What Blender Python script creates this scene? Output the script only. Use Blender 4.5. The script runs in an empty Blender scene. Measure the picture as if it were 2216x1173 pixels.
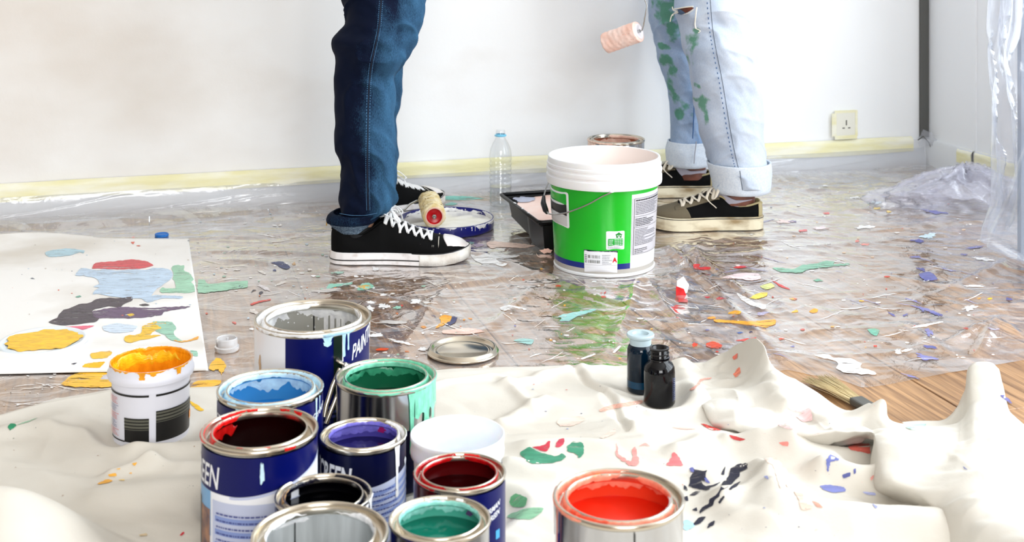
import bpy, bmesh, math, random
import numpy as np
from mathutils import Vector, Matrix, noise as mnoise
from mathutils.geometry import delaunay_2d_cdt
random.seed(7)
C = bpy.context.scene.collection
SC = bpy.context.scene
PI = math.pi
# ---- camera: level, vertical shift (verticals stay vertical) ----
F = 2730.0; H = 0.75; HZ = -156.0           # focal length in px, eye height, horizon row
cam = bpy.data.cameras.new('camera'); camo = bpy.data.objects.new('camera', cam); C.objects.link(camo)
camo.location = (0, 0, H); camo.rotation_euler = (PI/2, 0, 0)
cam.sensor_width = 36; cam.lens = 36*F/2216; cam.shift_y = -(586.5-HZ)/2216
cam.clip_start = 0.05
cam.dof.use_dof = True; cam.dof.focus_distance = 2.35; cam.dof.aperture_fstop = 9.0
SC.camera = camo
# ---- light and exposure ----
SC.view_settings.view_transform = 'Standard'; SC.view_settings.look = 'None'
SC.view_settings.exposure = 0.85; SC.view_settings.gamma = 1.0; SC.view_settings.use_curve_mapping = False
W = bpy.data.worlds.new('sky'); SC.world = W; W.use_nodes = True
bgn = W.node_tree.nodes['Background']; bgn.inputs[0].default_value = (.80, .90, 1.0, 1); bgn.inputs[1].default_value = 1.3
# room axes: U along the back wall, N from the wall into the room
U = Vector((.9618, .2737, 0)); N = Vector((.2737, -.9618, 0))
O = N*(-3.427)
def R(s, t, z=0.0): return O + U*s + N*t + Vector((0, 0, z))
def area_light(name, loc, direction, sx, sy, power, col):
    l = bpy.data.lights.new(name, 'AREA'); l.shape = 'RECTANGLE'; l.size = sx; l.size_y = sy; l.energy = power; l.color = col
    o = bpy.data.objects.new(name, l); C.objects.link(o); o.location = loc
    o.rotation_euler = Vector(direction).to_track_quat('-Z', 'Y').to_euler(); return o
area_light('window_daylight', R(2.46, 2.25, 1.30), -U, 2.7, 2.1, 54, (.90, .96, 1.0))
area_light('rear_fill_light', R(-.2, 6.05, 1.50), -N, 2.0, 1.5, 54, (1.0, .985, .96))  # unseen fill added behind the camera to brighten the back wall

# ---- helpers ----
def P(u, v, z=0.0):
    D = (H-z)*F/(v-HZ); return Vector(((u-1108)/F*D, D, z))
def PD(u, v, D): return Vector(((u-1108)/F*D, D, H-(v-HZ)/F*D))
def lin(c):
    return tuple((x/12.92 if x <= .04045 else ((x+.055)/1.055)**2.4) for x in [k/255 for k in c])
def thing(name, label, cat, loc=(0, 0, 0), rz=0, group=None):
    o = bpy.data.objects.new(name, None); C.objects.link(o); o.empty_display_size = .05
    o.location = loc; o.rotation_euler = (0, 0, rz); o['label'] = label; o['category'] = cat
    if group: o['group'] = group
    return o
def tag(o, label=None, cat=None, group=None, kind=None):
    if label: o['label'] = label
    if cat: o['category'] = cat
    if group: o['group'] = group
    if kind: o['kind'] = kind
    return o
def mk(name, verts, faces, mat, parent=None, smooth=True, sharp=None):
    me = bpy.data.meshes.new(name)
    me.from_pydata([tuple(v) for v in verts], [], [tuple(f) for f in faces])
    if smooth:
        me.polygons.foreach_set('use_smooth', [True]*len(me.polygons))
        if sharp is not None: me.set_sharp_from_angle(angle=sharp)
    if mat: me.materials.append(mat)
    me.update()
    o = bpy.data.objects.new(name, me); C.objects.link(o)
    if parent: o.parent = parent
    return o
def world_child(o, parent):
    """o's vertices are in world coordinates; parent is an Empty somewhere else"""
    o.parent = parent
    m = Matrix.Translation(parent.location) @ parent.rotation_euler.to_matrix().to_4x4()
    inv = m.inverted()
    o.data.transform(inv); return o
def grid_faces(nu, nv, wrap=False, off=0):
    f = []
    cu = nu if wrap else nu-1
    for i in range(cu):
        a = i*nv; b = ((i+1) % nu)*nv
        for j in range(nv-1):
            f.append((off+a+j, off+b+j, off+b+j+1, off+a+j+1))
    return f
def np_grid(name, V, mat, parent=None, wrap=False, sharp=None):
    """V: (nu,nv,3) array"""
    nu, nv = V.shape[:2]
    idx = np.arange(nu*nv).reshape(nu, nv)
    if wrap: idx2 = np.vstack([idx, idx[:1]])
    else: idx2 = idx
    q = np.stack([idx2[:-1, :-1], idx2[1:, :-1], idx2[1:, 1:], idx2[:-1, 1:]], -1).reshape(-1, 4)
    me = bpy.data.meshes.new(name)
    me.vertices.add(nu*nv); me.vertices.foreach_set('co', V.astype(np.float32).reshape(-1))
    me.loops.add(q.size); me.loops.foreach_set('vertex_index', q.reshape(-1).astype(np.int32))
    me.polygons.add(len(q)); me.polygons.foreach_set('loop_start', np.arange(0, q.size, 4, dtype=np.int32))
    me.update(calc_edges=True)
    me.polygons.foreach_set('use_smooth', [True]*len(q))
    if mat: me.materials.append(mat)
    o = bpy.data.objects.new(name, me); C.objects.link(o)
    if parent: o.parent = parent
    return o
def lathe_vf(prof, seg=64, a0=0, a1=2*PI, c=(0, 0, 0)):
    full = abs(a1-a0-2*PI) < 1e-6
    n = seg if full else seg+1
    V = []
    for i in range(n):
        a = a0+(a1-a0)*i/seg
        for r, z in prof: V.append((c[0]+r*math.sin(a), c[1]-r*math.cos(a), c[2]+z))
    return V, grid_faces(n, len(prof), full)
def lathe(name, prof, mat, parent=None, seg=64, sharp=PI/5, c=(0, 0, 0), **k):
    V, Fc = lathe_vf(prof, seg, c=c, **k)
    return mk(name, V, Fc, mat, parent, True, sharp)
def box_vf(x0, x1, y0, y1, z0, z1):
    V = [(x, y, z) for x in (x0, x1) for y in (y0, y1) for z in (z0, z1)]
    Fc = [(0, 1, 3, 2), (4, 6, 7, 5), (0, 4, 5, 1), (2, 3, 7, 6), (0, 2, 6, 4), (1, 5, 7, 3)]
    return V, Fc
def bevel(o, w=.002, seg=2, ang=.6):
    m = o.modifiers.new('bevel', 'BEVEL'); m.width = w; m.segments = seg; m.limit_method = 'ANGLE'; m.angle_limit = ang
    return o
def merge(parts):
    V = []; Fc = []
    for v, f in parts:
        o = len(V); V += list(v); Fc += [tuple(i+o for i in x) for x in f]
    return V, Fc
def tube_vf(pts, r, seg=8, flat=1.0, up=None, cap=True):
    pts = [Vector(p) for p in pts]; n = len(pts); V = []; Fc = []
    rs = r if isinstance(r, (list, tuple)) else [r]*n
    prev = None
    for i, p in enumerate(pts):
        t = (pts[min(i+1, n-1)]-pts[max(i-1, 0)])
        if t.length < 1e-9: t = Vector((0, 0, 1))
        t.normalize()
        if up is not None: b = Vector(up)
        elif prev is not None: b = prev
        else: b = Vector((0, 0, 1)) if abs(t.z) < .9 else Vector((1, 0, 0))
        b = b - t*b.dot(t)
        if b.length < 1e-6: b = t.orthogonal()
        b.normalize(); prev = b; s = t.cross(b)
        for k in range(seg):
            a = 2*PI*k/seg
            V.append(p + b*(math.sin(a)*rs[i]*flat) + s*(math.cos(a)*rs[i]))
    for i in range(n-1):
        for k in range(seg):
            k2 = (k+1) % seg
            Fc.append((i*seg+k, i*seg+k2, (i+1)*seg+k2, (i+1)*seg+k))
    if cap:
        Fc.append(tuple(range(seg))[::-1]); Fc.append(tuple((n-1)*seg+k for k in range(seg)))
    return V, Fc
def tube(name, pts, r, mat, parent=None, seg=8, **k):
    V, Fc = tube_vf(pts, r, seg, **k); return mk(name, V, Fc, mat, parent, True, .9)
def crom(pts, n):
    """Catmull-Rom through rows of numbers -> n samples"""
    A = np.array(pts, float); m = len(A); out = np.zeros((n,)+A.shape[1:])
    for i in range(n):
        t = i/(n-1)*(m-1); k = min(int(t), m-2); f = t-k
        p0 = A[max(k-1, 0)]; p1 = A[k]; p2 = A[k+1]; p3 = A[min(k+2, m-1)]
        if k-1 < 0: p0 = 2*p1-p2
        if k+2 > m-1: p3 = 2*p2-p1
        out[i] = .5*((2*p1)+(-p0+p2)*f+(2*p0-5*p1+4*p2-p3)*f*f+(-p0+3*p1-3*p2+p3)*f**3)
    return out
# numpy noise
_rng = np.random.RandomState(5)
_T = _rng.rand(256, 256)*2-1
def vnoise(x, y, seed=0):
    x = np.asarray(x, float)+seed*17.37; y = np.asarray(y, float)+seed*9.71
    xi = np.floor(x).astype(int); yi = np.floor(y).astype(int); fx = x-xi; fy = y-yi
    fx = fx*fx*fx*(fx*(fx*6-15)+10); fy = fy*fy*fy*(fy*(fy*6-15)+10)
    a = _T[xi & 255, yi & 255]; b = _T[(xi+1) & 255, yi & 255]; c = _T[xi & 255, (yi+1) & 255]; d = _T[(xi+1) & 255, (yi+1) & 255]
    return (a*(1-fx)+b*fx)*(1-fy)+(c*(1-fx)+d*fx)*fy
def fbm(x, y, o=4, seed=0):
    s = 0; a = 1; t = 0
    for i in range(o):
        s = s+a*vnoise(x*2**i, y*2**i, seed+i*3); t += a; a *= .5
    return s/t
def ridge(x, y, seed=0, o=2, p=4):
    s = 0; a = 1; t = 0
    for i in range(o):
        s = s+a*(1-np.abs(vnoise(x*2**i, y*2**i, seed+i*5)))**p; t += a; a *= .5
    return s/t
def tnoise(x, y, seed=0):
    """random heights joined by flat triangles: straight creases"""
    x = np.asarray(x, float)+seed*13.7; y = np.asarray(y, float)+seed*7.9
    u = x+y*.366; v = y*1.15-x*.2
    ui = np.floor(u).astype(int); vi = np.floor(v).astype(int); fu = u-ui; fv = v-vi
    a = _T[ui & 255, vi & 255]; b = _T[(ui+1) & 255, vi & 255]; c = _T[ui & 255, (vi+1) & 255]; d = _T[(ui+1) & 255, (vi+1) & 255]
    lo = a+(b-a)*fu+(c-a)*fv; hi = d+(c-d)*(1-fu)+(b-d)*(1-fv)
    return np.where(fu+fv < 1, lo, hi)
def crumple(x, y, seed=0):
    wx = x+.25*fbm(x*.8, y*.8, 2, seed+1); wy = y+.25*fbm(x*.8+9, y*.8, 2, seed+2)
    return tnoise(wx, wy, seed)+.45*tnoise(wx*2.3+wy, wy*2.1-wx*.7, seed+3)+.18*tnoise(wx*5.1-wy*2, wy*4.7+wx, seed+5)
def segd(x, y, a, b):
    ax, ay = a; bx, by = b; dx, dy = bx-ax, by-ay
    t = np.clip(((x-ax)*dx+(y-ay)*dy)/(dx*dx+dy*dy), 0, 1)
    return np.hypot(x-ax-t*dx, y-ay-t*dy), t

# ---- materials ----
def mat(name, col, rough=.5, metal=0, spec=.5, **kw):
    m = bpy.data.materials.new(name); m.use_nodes = True
    b = m.node_tree.nodes['Principled BSDF']
    b.inputs['Base Color'].default_value = (*lin(col), 1); b.inputs['Roughness'].default_value = rough
    b.inputs['Metallic'].default_value = metal; b.inputs['Specular IOR Level'].default_value = spec
    for k, v in kw.items(): b.inputs[k.replace('_', ' ')].default_value = v
    return m
def nt(m): return m.node_tree.nodes, m.node_tree.links, m.node_tree.nodes['Principled BSDF']
def add_noise_color(m, c1, c2, scale=20, detail=4, stretch=(1, 1, 1), lo=.35, hi=.65, coord='Object', rot=0):
    n, l, b = nt(m)
    tc = n.new('ShaderNodeTexCoord'); mp = n.new('ShaderNodeMapping'); mp.inputs['Scale'].default_value = stretch
    mp.inputs['Rotation'].default_value = (0, 0, rot)
    no = n.new('ShaderNodeTexNoise'); no.inputs['Scale'].default_value = scale; no.inputs['Detail'].default_value = detail
    cr = n.new('ShaderNodeValToRGB'); cr.color_ramp.elements[0].position = lo; cr.color_ramp.elements[1].position = hi
    cr.color_ramp.elements[0].color = (*lin(c1), 1); cr.color_ramp.elements[1].color = (*lin(c2), 1)
    l.new(tc.outputs[coord], mp.inputs[0]); l.new(mp.outputs[0], no.inputs['Vector']); l.new(no.outputs[0], cr.inputs[0])
    l.new(cr.outputs[0], b.inputs['Base Color']); return cr
def add_bump(m, scale=200, dist=.001, strength=.4, stretch=(1, 1, 1), kind='NOISE', detail=3):
    n, l, b = nt(m)
    tc = n.new('ShaderNodeTexCoord'); mp = n.new('ShaderNodeMapping'); mp.inputs['Scale'].default_value = stretch
    if kind == 'WAVE':
        no = n.new('ShaderNodeTexWave'); no.inputs['Scale'].default_value = scale; no.inputs['Distortion'].default_value = 1.5
    else:
        no = n.new('ShaderNodeTexNoise'); no.inputs['Scale'].default_value = scale; no.inputs['Detail'].default_value = detail
    bp = n.new('ShaderNodeBump'); bp.inputs['Distance'].default_value = dist; bp.inputs['Strength'].default_value = strength
    l.new(tc.outputs['Object'], mp.inputs[0]); l.new(mp.outputs[0], no.inputs['Vector']); l.new(no.outputs[0], bp.inputs['Height'])
    l.new(bp.outputs[0], b.inputs['Normal']); return m
_pc = {}
def paint(col, rough=.28, bumpy=True):
    k = (col, rough)
    if k not in _pc:
        m = mat('paint_%d_%d_%d' % col, col, rough)
        if bumpy:
            d = tuple(int(c*.93) for c in col); e = tuple(min(255, int(c*1.06+6)) for c in col)
            add_noise_color(m, d, e, 60, 4, (1, 3, 1)); add_bump(m, 180, .0006, .5)
        _pc[k] = m
    return _pc[k]

def splat_mat(col, rough, cut=.37, soft=.06, full=1.0, stretch=(.5, 3.2, 1), scale=55):
    k = (col, rough, cut, 'splat')
    if k in _pc: return _pc[k]
    m = mat('splatter_%d_%d_%d' % col, col, rough); add_noise_color(m, tuple(int(c*.95) for c in col), tuple(min(255, int(c*1.05+5)) for c in col), 50, 4, stretch)
    if rough < .5: add_bump(m, 160, .0006, .5)
    n, l, b = nt(m); tc = n.new('ShaderNodeTexCoord'); mp = n.new('ShaderNodeMapping'); mp.inputs['Scale'].default_value = stretch; mp.inputs['Rotation'].default_value = (0, 0, .15)
    no = n.new('ShaderNodeTexNoise'); no.inputs['Scale'].default_value = scale; no.inputs['Detail'].default_value = 7; no.inputs['Roughness'].default_value = .65
    mr = n.new('ShaderNodeMapRange'); mr.inputs['From Min'].default_value = cut; mr.inputs['From Max'].default_value = cut+soft; mr.inputs['To Max'].default_value = full
    l.new(tc.outputs['Object'], mp.inputs[0]); l.new(mp.outputs[0], no.inputs['Vector']); l.new(no.outputs[0], mr.inputs[0]); l.new(mr.outputs[0], b.inputs['Alpha'])
    _pc[k] = m; return m
# plaster wall: white emulsion over a patchy cream ground
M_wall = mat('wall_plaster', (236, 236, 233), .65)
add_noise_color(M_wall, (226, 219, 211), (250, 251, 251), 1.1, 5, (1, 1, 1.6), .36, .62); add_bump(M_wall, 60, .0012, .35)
def wall_tone():      # mix shifts to cream toward the left, white toward the middle and right
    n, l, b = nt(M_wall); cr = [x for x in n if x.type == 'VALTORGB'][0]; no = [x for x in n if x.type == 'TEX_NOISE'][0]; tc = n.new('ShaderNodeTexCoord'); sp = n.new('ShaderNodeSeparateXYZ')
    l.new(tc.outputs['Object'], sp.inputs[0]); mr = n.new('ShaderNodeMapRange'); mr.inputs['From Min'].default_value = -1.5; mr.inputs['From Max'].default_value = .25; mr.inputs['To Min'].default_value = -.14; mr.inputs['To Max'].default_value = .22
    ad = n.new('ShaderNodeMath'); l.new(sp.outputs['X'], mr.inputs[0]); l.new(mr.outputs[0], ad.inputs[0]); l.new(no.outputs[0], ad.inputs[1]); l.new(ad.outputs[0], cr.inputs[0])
wall_tone()
M_wall2 = mat('wall_white', (246, 247, 248), .6)
M_base = mat('baseboard_white', (228, 230, 232), .35)
M_ceil = mat('ceiling_white', (235, 235, 232), .8)
M_side = mat('far_wall_grey', (150, 148, 146), .8)
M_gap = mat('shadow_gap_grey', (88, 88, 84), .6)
M_frame = mat('window_frame', (70, 72, 75), .4)
M_tin = mat('tin_metal', (205, 196, 180), .22, 1.0); add_bump(M_tin, 40, .0006, .12)
M_tin2 = mat('tin_body', (200, 200, 202), .16, 1.0); add_bump(M_tin2, 12, .002, .2)
M_tin_in = mat('tin_inside', (224, 222, 214), .4, .2); add_bump(M_tin_in, 60, .0006, .2)
M_steel = mat('steel_wire', (190, 190, 188), .25, 1.0)
M_black = mat('black_print', (6, 6, 8), .35)
M_navy = mat('navy_print', (0, 8, 84), .3, spec=.25)
M_navyd = mat('navy_dark_print', (0, 3, 42), .3, spec=.25)
M_whitep = mat('white_print', (238, 240, 246), .35)
# wood plank
M_wood = mat('oak_plank', (190, 150, 115), .42)
def wood():
    n, l, b = nt(M_wood)
    tc = n.new('ShaderNodeTexCoord'); mp = n.new('ShaderNodeMapping'); mp.inputs['Scale'].default_value = (26, 1.2, 26)
    oi = n.new('ShaderNodeObjectInfo'); ad = n.new('ShaderNodeVectorMath'); ad.operation = 'ADD'
    l.new(tc.outputs['Object'], ad.inputs[0]); l.new(oi.outputs['Random'], ad.inputs[1]); l.new(ad.outputs[0], mp.inputs[0])
    no = n.new('ShaderNodeTexNoise'); no.inputs['Scale'].default_value = 3.0; no.inputs['Detail'].default_value = 8; no.inputs['Distortion'].default_value = 1.4
    l.new(mp.outputs[0], no.inputs['Vector'])
    cr = n.new('ShaderNodeValToRGB'); e = cr.color_ramp.elements
    e[0].position = .3; e[0].color = (*lin((122, 86, 54)), 1); e[1].position = .7; e[1].color = (*lin((198, 154, 108)), 1)
    l.new(no.outputs[0], cr.inputs[0])
    hs = n.new('ShaderNodeHueSaturation'); mr = n.new('ShaderNodeMapRange'); mr.inputs['To Min'].default_value = .86; mr.inputs['To Max'].default_value = 1.08
    l.new(oi.outputs['Random'], mr.inputs[0]); l.new(mr.outputs[0], hs.inputs['Value']); l.new(cr.outputs[0], hs.inputs['Color'])
    l.new(hs.outputs[0], b.inputs['Base Color'])
    bp = n.new('ShaderNodeBump'); bp.inputs['Distance'].default_value = .0006; bp.inputs['Strength'].default_value = .5
    l.new(no.outputs[0], bp.inputs['Height']); l.new(bp.outputs[0], b.inputs['Normal'])
wood()
# clear film
def film_mat(name, haze=.10, tint=(235, 238, 244), rough=.07, boost=1.5, bump=.5, bscale=14, vary=False):
    m = bpy.data.materials.new(name); m.use_nodes = True; n = m.node_tree.nodes; l = m.node_tree.links
    n.remove(n['Principled BSDF']); out = n['Material Output']
    tr = n.new('ShaderNodeBsdfTransparent'); tr.inputs[0].default_value = (.985, .985, .99, 1)
    df = n.new('ShaderNodeBsdfDiffuse'); df.inputs[0].default_value = (*lin(tint), 1)
    gl = n.new('ShaderNodeBsdfGlossy'); gl.inputs['Roughness'].default_value = rough; gl.inputs[0].default_value = (1, 1, 1, 1)
    fr = n.new('ShaderNodeLayerWeight'); fr.inputs[0].default_value = .5     # 'Facing' is the same from both sides
    pw_ = n.new('ShaderNodeMath'); pw_.operation = 'POWER'; pw_.inputs[1].default_value = 4.6; l.new(fr.outputs['Facing'], pw_.inputs[0])
    mu = n.new('ShaderNodeMath'); mu.operation = 'MULTIPLY_ADD'; mu.inputs[1].default_value = boost; mu.inputs[2].default_value = .05; mu.use_clamp = True
    l.new(pw_.outputs[0], mu.inputs[0])
    tc = n.new('ShaderNodeTexCoord')
    nz = n.new('ShaderNodeTexNoise'); nz.inputs['Scale'].default_value = bscale; nz.inputs['Detail'].default_value = 5; nz.inputs['Distortion'].default_value = 1.2
    l.new(tc.outputs['Object'], nz.inputs['Vector'])
    bp = n.new('ShaderNodeBump'); bp.inputs['Distance'].default_value = .006; bp.inputs['Strength'].default_value = bump
    l.new(nz.outputs[0], bp.inputs['Height'])
    l.new(bp.outputs[0], gl.inputs['Normal']); l.new(bp.outputs[0], fr.inputs['Normal'])
    m1 = n.new('ShaderNodeMixShader'); m1.inputs[0].default_value = haze; l.new(tr.outputs[0], m1.inputs[1]); l.new(df.outputs[0], m1.inputs[2])
    if vary:   # milky where the film stands off the floor, clear where it clings
        nv = n.new('ShaderNodeTexNoise'); nv.inputs['Scale'].default_value = 5.5; nv.inputs['Detail'].default_value = 6; nv.inputs['Distortion'].default_value = 2.2; nv.inputs['Roughness'].default_value = .6
        mp = n.new('ShaderNodeMapping'); mp.inputs['Scale'].default_value = (1, 1.5, 1); mp.inputs['Rotation'].default_value = (0, 0, .5); l.new(tc.outputs['Object'], mp.inputs[0]); l.new(mp.outputs[0], nv.inputs['Vector'])
        rr = n.new('ShaderNodeValToRGB'); e = rr.color_ramp.elements; e[0].position = .42; e[0].color = (.02, .02, .02, 1); e[1].position = .62; e[1].color = (.30, .30, .30, 1)
        x_ = e.new(.52); x_.color = (.08, .08, .08, 1); x2 = e.new(.535); x2.color = (.23, .23, .23, 1)
        l.new(nv.outputs[0], rr.inputs[0])
        dt = n.new('ShaderNodeVectorMath'); dt.operation = 'DOT_PRODUCT'; dt.inputs[1].default_value = (.2737, -.9618, 0); l.new(tc.outputs['Object'], dt.inputs[0])   # stands clear of the floor near the wall
        md = n.new('ShaderNodeMapRange'); md.inputs['From Min'].default_value = -3.427+1.0; md.inputs['From Max'].default_value = -3.427+.15; md.inputs['To Max'].default_value = .30; l.new(dt.outputs['Value'], md.inputs[0])
        aa = n.new('ShaderNodeMath'); l.new(rr.outputs[0], aa.inputs[0]); l.new(md.outputs[0], aa.inputs[1]); l.new(aa.outputs[0], m1.inputs[0])
    m2 = n.new('ShaderNodeMixShader'); l.new(mu.outputs[0], m2.inputs[0]); l.new(m1.outputs[0], m2.inputs[1]); l.new(gl.outputs[0], m2.inputs[2])
    l.new(m2.outputs[0], out.inputs['Surface']); return m
M_film = film_mat('clear_film', .05, (225, 225, 228), .05, 1.9, .60, 12, vary=True)
M_film2 = film_mat('baseboard_film', .30, (205, 208, 216), .12, 1.2, .4, 12)
M_film3 = film_mat('wrap_film', .20, (206, 214, 230), .14, .9, .35, 9)
M_film4 = film_mat('heap_film', .22, (222, 222, 240), .12, 1.4, .6, 22)
M_canvas = mat('canvas_cloth', (222, 217, 207), .9, spec=.15)
add_noise_color(M_canvas, (210, 204, 193), (229, 225, 216), 3, 4); add_bump(M_canvas, 260, .0006, .3)
M_tape = mat('masking_tape', (238, 232, 178), .6)
add_noise_color(M_tape, (240, 234, 186), (247, 245, 226), 6, 5, (1, 1, 5), .4, .62); add_bump(M_tape, 22, .003, .4, (1, 1, 5))

# ---- polygon patch through an arbitrary mapping ----
def rough_poly(poly, step, amp, seed=0):
    out = []; n = len(poly)
    for i in range(n):
        a = poly[i]; b = poly[(i+1) % n]; L = math.hypot(b[0]-a[0], b[1]-a[1]); k = max(1, int(L/step))
        for j in range(k):
            f = j/k; x = a[0]+(b[0]-a[0])*f; y = a[1]+(b[1]-a[1])*f
            nx = mnoise.noise(Vector((x/step*.45+seed*3.1, y/step*.45, seed*1.7)))
            ny = mnoise.noise(Vector((x/step*.45, y/step*.45+seed*5.3, 9+seed)))
            out.append((x+nx*amp*1.6, y+ny*amp))
    return out
def cdt(poly, spacing=0):
    pts = [Vector(p) for p in poly]; n = len(pts)
    inner = []
    if spacing:
        xs = [p[0] for p in poly]; ys = [p[1] for p in poly]
        x = min(xs)+spacing*.5
        while x < max(xs):
            y = min(ys)+spacing*.5
            while y < max(ys):
                inner.append(Vector((x, y))); y += spacing
            x += spacing
    r = delaunay_2d_cdt(pts+inner, [], [list(range(n))], 1, 1e-6)
    vs = [(v[0], v[1]) for v in r[0]]; fs = [tuple(f) for f in r[2]]
    used = sorted(set(i for f in fs for i in f)); mp = {k: i for i, k in enumerate(used)}
    return [vs[i] for i in used], [tuple(mp[i] for i in f) for f in fs]
def patch_vf(poly, fn, spacing=0, step=0, amp=0, seed=0):
    if step: poly = rough_poly(poly, step, amp, seed)
    try: v, f = cdt(poly, spacing)
    except Exception: return [], []
    return [fn(*p) for p in v], f
def patch(name, poly, fn, m, parent=None, **k):
    V, Fc = patch_vf(poly, fn, **k)
    return mk(name, V, Fc, m, parent)
def blob(cx, cy, rx, ry, seed=0, n=28, am=.35, ang=0):
    out = []
    for i in range(n):
        a = 2*PI*i/n
        r = 1+am*1.5*mnoise.noise(Vector((math.cos(a)*1.7+seed*7.3, math.sin(a)*1.7, seed*1.3)))+am*.9*mnoise.noise(Vector((math.cos(a)*5, math.sin(a)*5, seed*2.7)))
        x = rx*r*math.cos(a); y = ry*r*math.sin(a)
        out.append((cx+x*math.cos(ang)-y*math.sin(ang), cy+x*math.sin(ang)+y*math.cos(ang)))
    return out
_tx = {}
def text2d(s, size=1, shear=0, off=0.0):
    """verts2d, faces, width"""
    k = (s, size, shear, off)
    if k in _tx: return _tx[k]
    cu = bpy.data.curves.new('t', 'FONT'); cu.body = s; cu.size = 1; cu.shear = shear; cu.offset = off; cu.resolution_u = 3
    o = bpy.data.objects.new('t', cu); C.objects.link(o); bpy.context.view_layer.update()
    me = bpy.data.meshes.new_from_object(o.evaluated_get(bpy.context.evaluated_depsgraph_get()))
    v = [(p.co.x*size, p.co.y*size) for p in me.vertices]; f = [tuple(p.vertices) for p in me.polygons]
    bpy.data.objects.remove(o); bpy.data.curves.remove(cu); bpy.data.meshes.remove(me)
    _tx[k] = (v, f); return v, f
def text_vf(s, fn, size, shear=0, off=0, x0=0, y0=0, sx=1.0):
    v, f = text2d(s, size, shear, off)
    return [fn(x0+p[0]*sx, y0+p[1]) for p in v], f
# ================= SETTING =================
def room_panel(name, s0, s1, t0, t1, z0, z1, m, kind='structure', lab=None):
    V = [R(s, t, z) for s in (s0, s1) for t in (t0, t1) for z in (z0, z1)]
    Fc = box_vf(0, 1, 0, 1, 0, 1)[1]
    o = mk(name, V, Fc, m, None, False)
    o['kind'] = kind
    if lab: o['label'] = lab
    return o
room_panel('wall_back', -2.9, 2.32, -.12, 0, 0, 2.6, M_wall, lab='white painted back wall with patchy cream tone at left')
room_panel('wall_right', 2.32, 2.50, -.12, .24, 0, 2.6, M_wall2, lab='white wall pier in the right corner')
def wall_window():
    # stretch of the right wall with a big window opening
    bits = []
    for (t0, t1, z0, z1) in ((.24, .88, 0, 2.6), (.88, 3.62, 0, .22), (.88, 3.62, 2.36, 2.6), (3.62, 6.2, 0, 2.6)):
        V = [R(s, t, z) for s in (2.326, 2.50) for t in (t0, t1) for z in (z0, z1)]
        bits.append((V, box_vf(0, 1, 0, 1, 0, 1)[1]))
    V, Fc = merge(bits); o = mk('wall_right_window_side', V, Fc, M_wall2, None, False); tag(o, 'bluish white wall beyond the pier at far right', kind='structure')
wall_window()
def window_frame():
    bits = []
    for (t0, t1, z0, z1) in ((.88, .92, .22, 2.36), (3.58, 3.62, .22, 2.36), (.88, 3.62, .22, .26), (.88, 3.62, 2.32, 2.36), (1.78, 1.82, .22, 2.36), (2.7, 2.74, .22, 2.36)):
        V = [R(s, t, z) for s in (2.40, 2.45) for t in (t0, t1) for z in (z0, z1)]
        bits.append((V, box_vf(0, 1, 0, 1, 0, 1)[1]))
    V, Fc = merge(bits); tag(mk('window_1', V, Fc, M_frame, None, False), kind='structure')
window_frame()
room_panel('wall_left', -3.05, -2.9, -.12, 6.2, 0, 2.6, M_side)
def rear():
    bits = []
    for (s0, s1, z0, z1) in ((-2.9, -1.3, 0, 2.6), (.9, 2.5, 0, 2.6), (-1.3, .9, 0, .7), (-1.3, .9, 2.3, 2.6)):
        V = [R(s, t, z) for s in (s0, s1) for t in (6.2, 6.3) for z in (z0, z1)]
        bits.append((V, box_vf(0, 1, 0, 1, 0, 1)[1]))
    V, Fc = merge(bits); tag(mk('wall_rear', V, Fc, M_side, None, False), kind='structure')
rear()
room_panel('ceiling', -3.05, 2.5, -.12, 6.3, 2.6, 2.7, M_ceil)
# baseboards
V = []
def bb(name, f, n, lab):
    prof = [(0, .095), (.009, .095), (.012, .088), (.013, .006), (.013, 0.0)]
    V = []
    for i in range(n+1):
        for d, z in prof: V.append(f(i/n, d, z))
    tag(mk(name, V, grid_faces(n+1, len(prof)), M_base, None, True, .5), lab, kind='structure')
bb('baseboard_back', lambda a, d, z: R(-2.9+5.22*a, d, z), 4, 'white baseboard along the back wall behind clear film')
bb('baseboard_right', lambda a, d, z: R(2.32-d, .013+.227*a, z), 2, 'white baseboard on the corner pier')
bb('trim_2', lambda a, d, z: R(2.326-d, .236+.6*a, z), 2, 'white baseboard beyond the corner pier')
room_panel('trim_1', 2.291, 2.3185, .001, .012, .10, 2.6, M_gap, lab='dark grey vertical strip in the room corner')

# floor: wide oak planks running away from the camera
floor = bpy.data.objects.new('floor', None); C.objects.link(floor); floor['kind'] = 'structure'; floor['label'] = 'oak plank floor'
floor.rotation_euler = (0, 0, math.atan2(U.y, U.x)); floor.location = O
pw = .305
sub, sf = box_vf(-2.9, 2.4, -6.2, .02, -.05, -.022)
mk('subfloor', sub, sf, M_gap, floor, False)
def plank_mesh(w, l):
    g = .0011; b = .0012
    V = [(g, -l+g, -.022), (w-g, -l+g, -.022), (w-g, -g, -.022), (g, -g, -.022),
         (g, -l+g, -b), (w-g, -l+g, -b), (w-g, -g, -b), (g, -g, -b),
         (g+b, -l+g+b, 0), (w-g-b, -l+g+b, 0), (w-g-b, -g-b, 0), (g+b, -g-b, 0)]
    Fc = [(0, 3, 2, 1), (8, 9, 10, 11)]
    for a in (0, 4):
        for i in range(4): Fc.append((a+i, a+(i+1) % 4, a+4+(i+1) % 4, a+4+i))
    me = bpy.data.meshes.new('plank'); me.from_pydata(V, [], Fc); me.materials.append(M_wood); return me
_pm = {}
starts = {}
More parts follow.
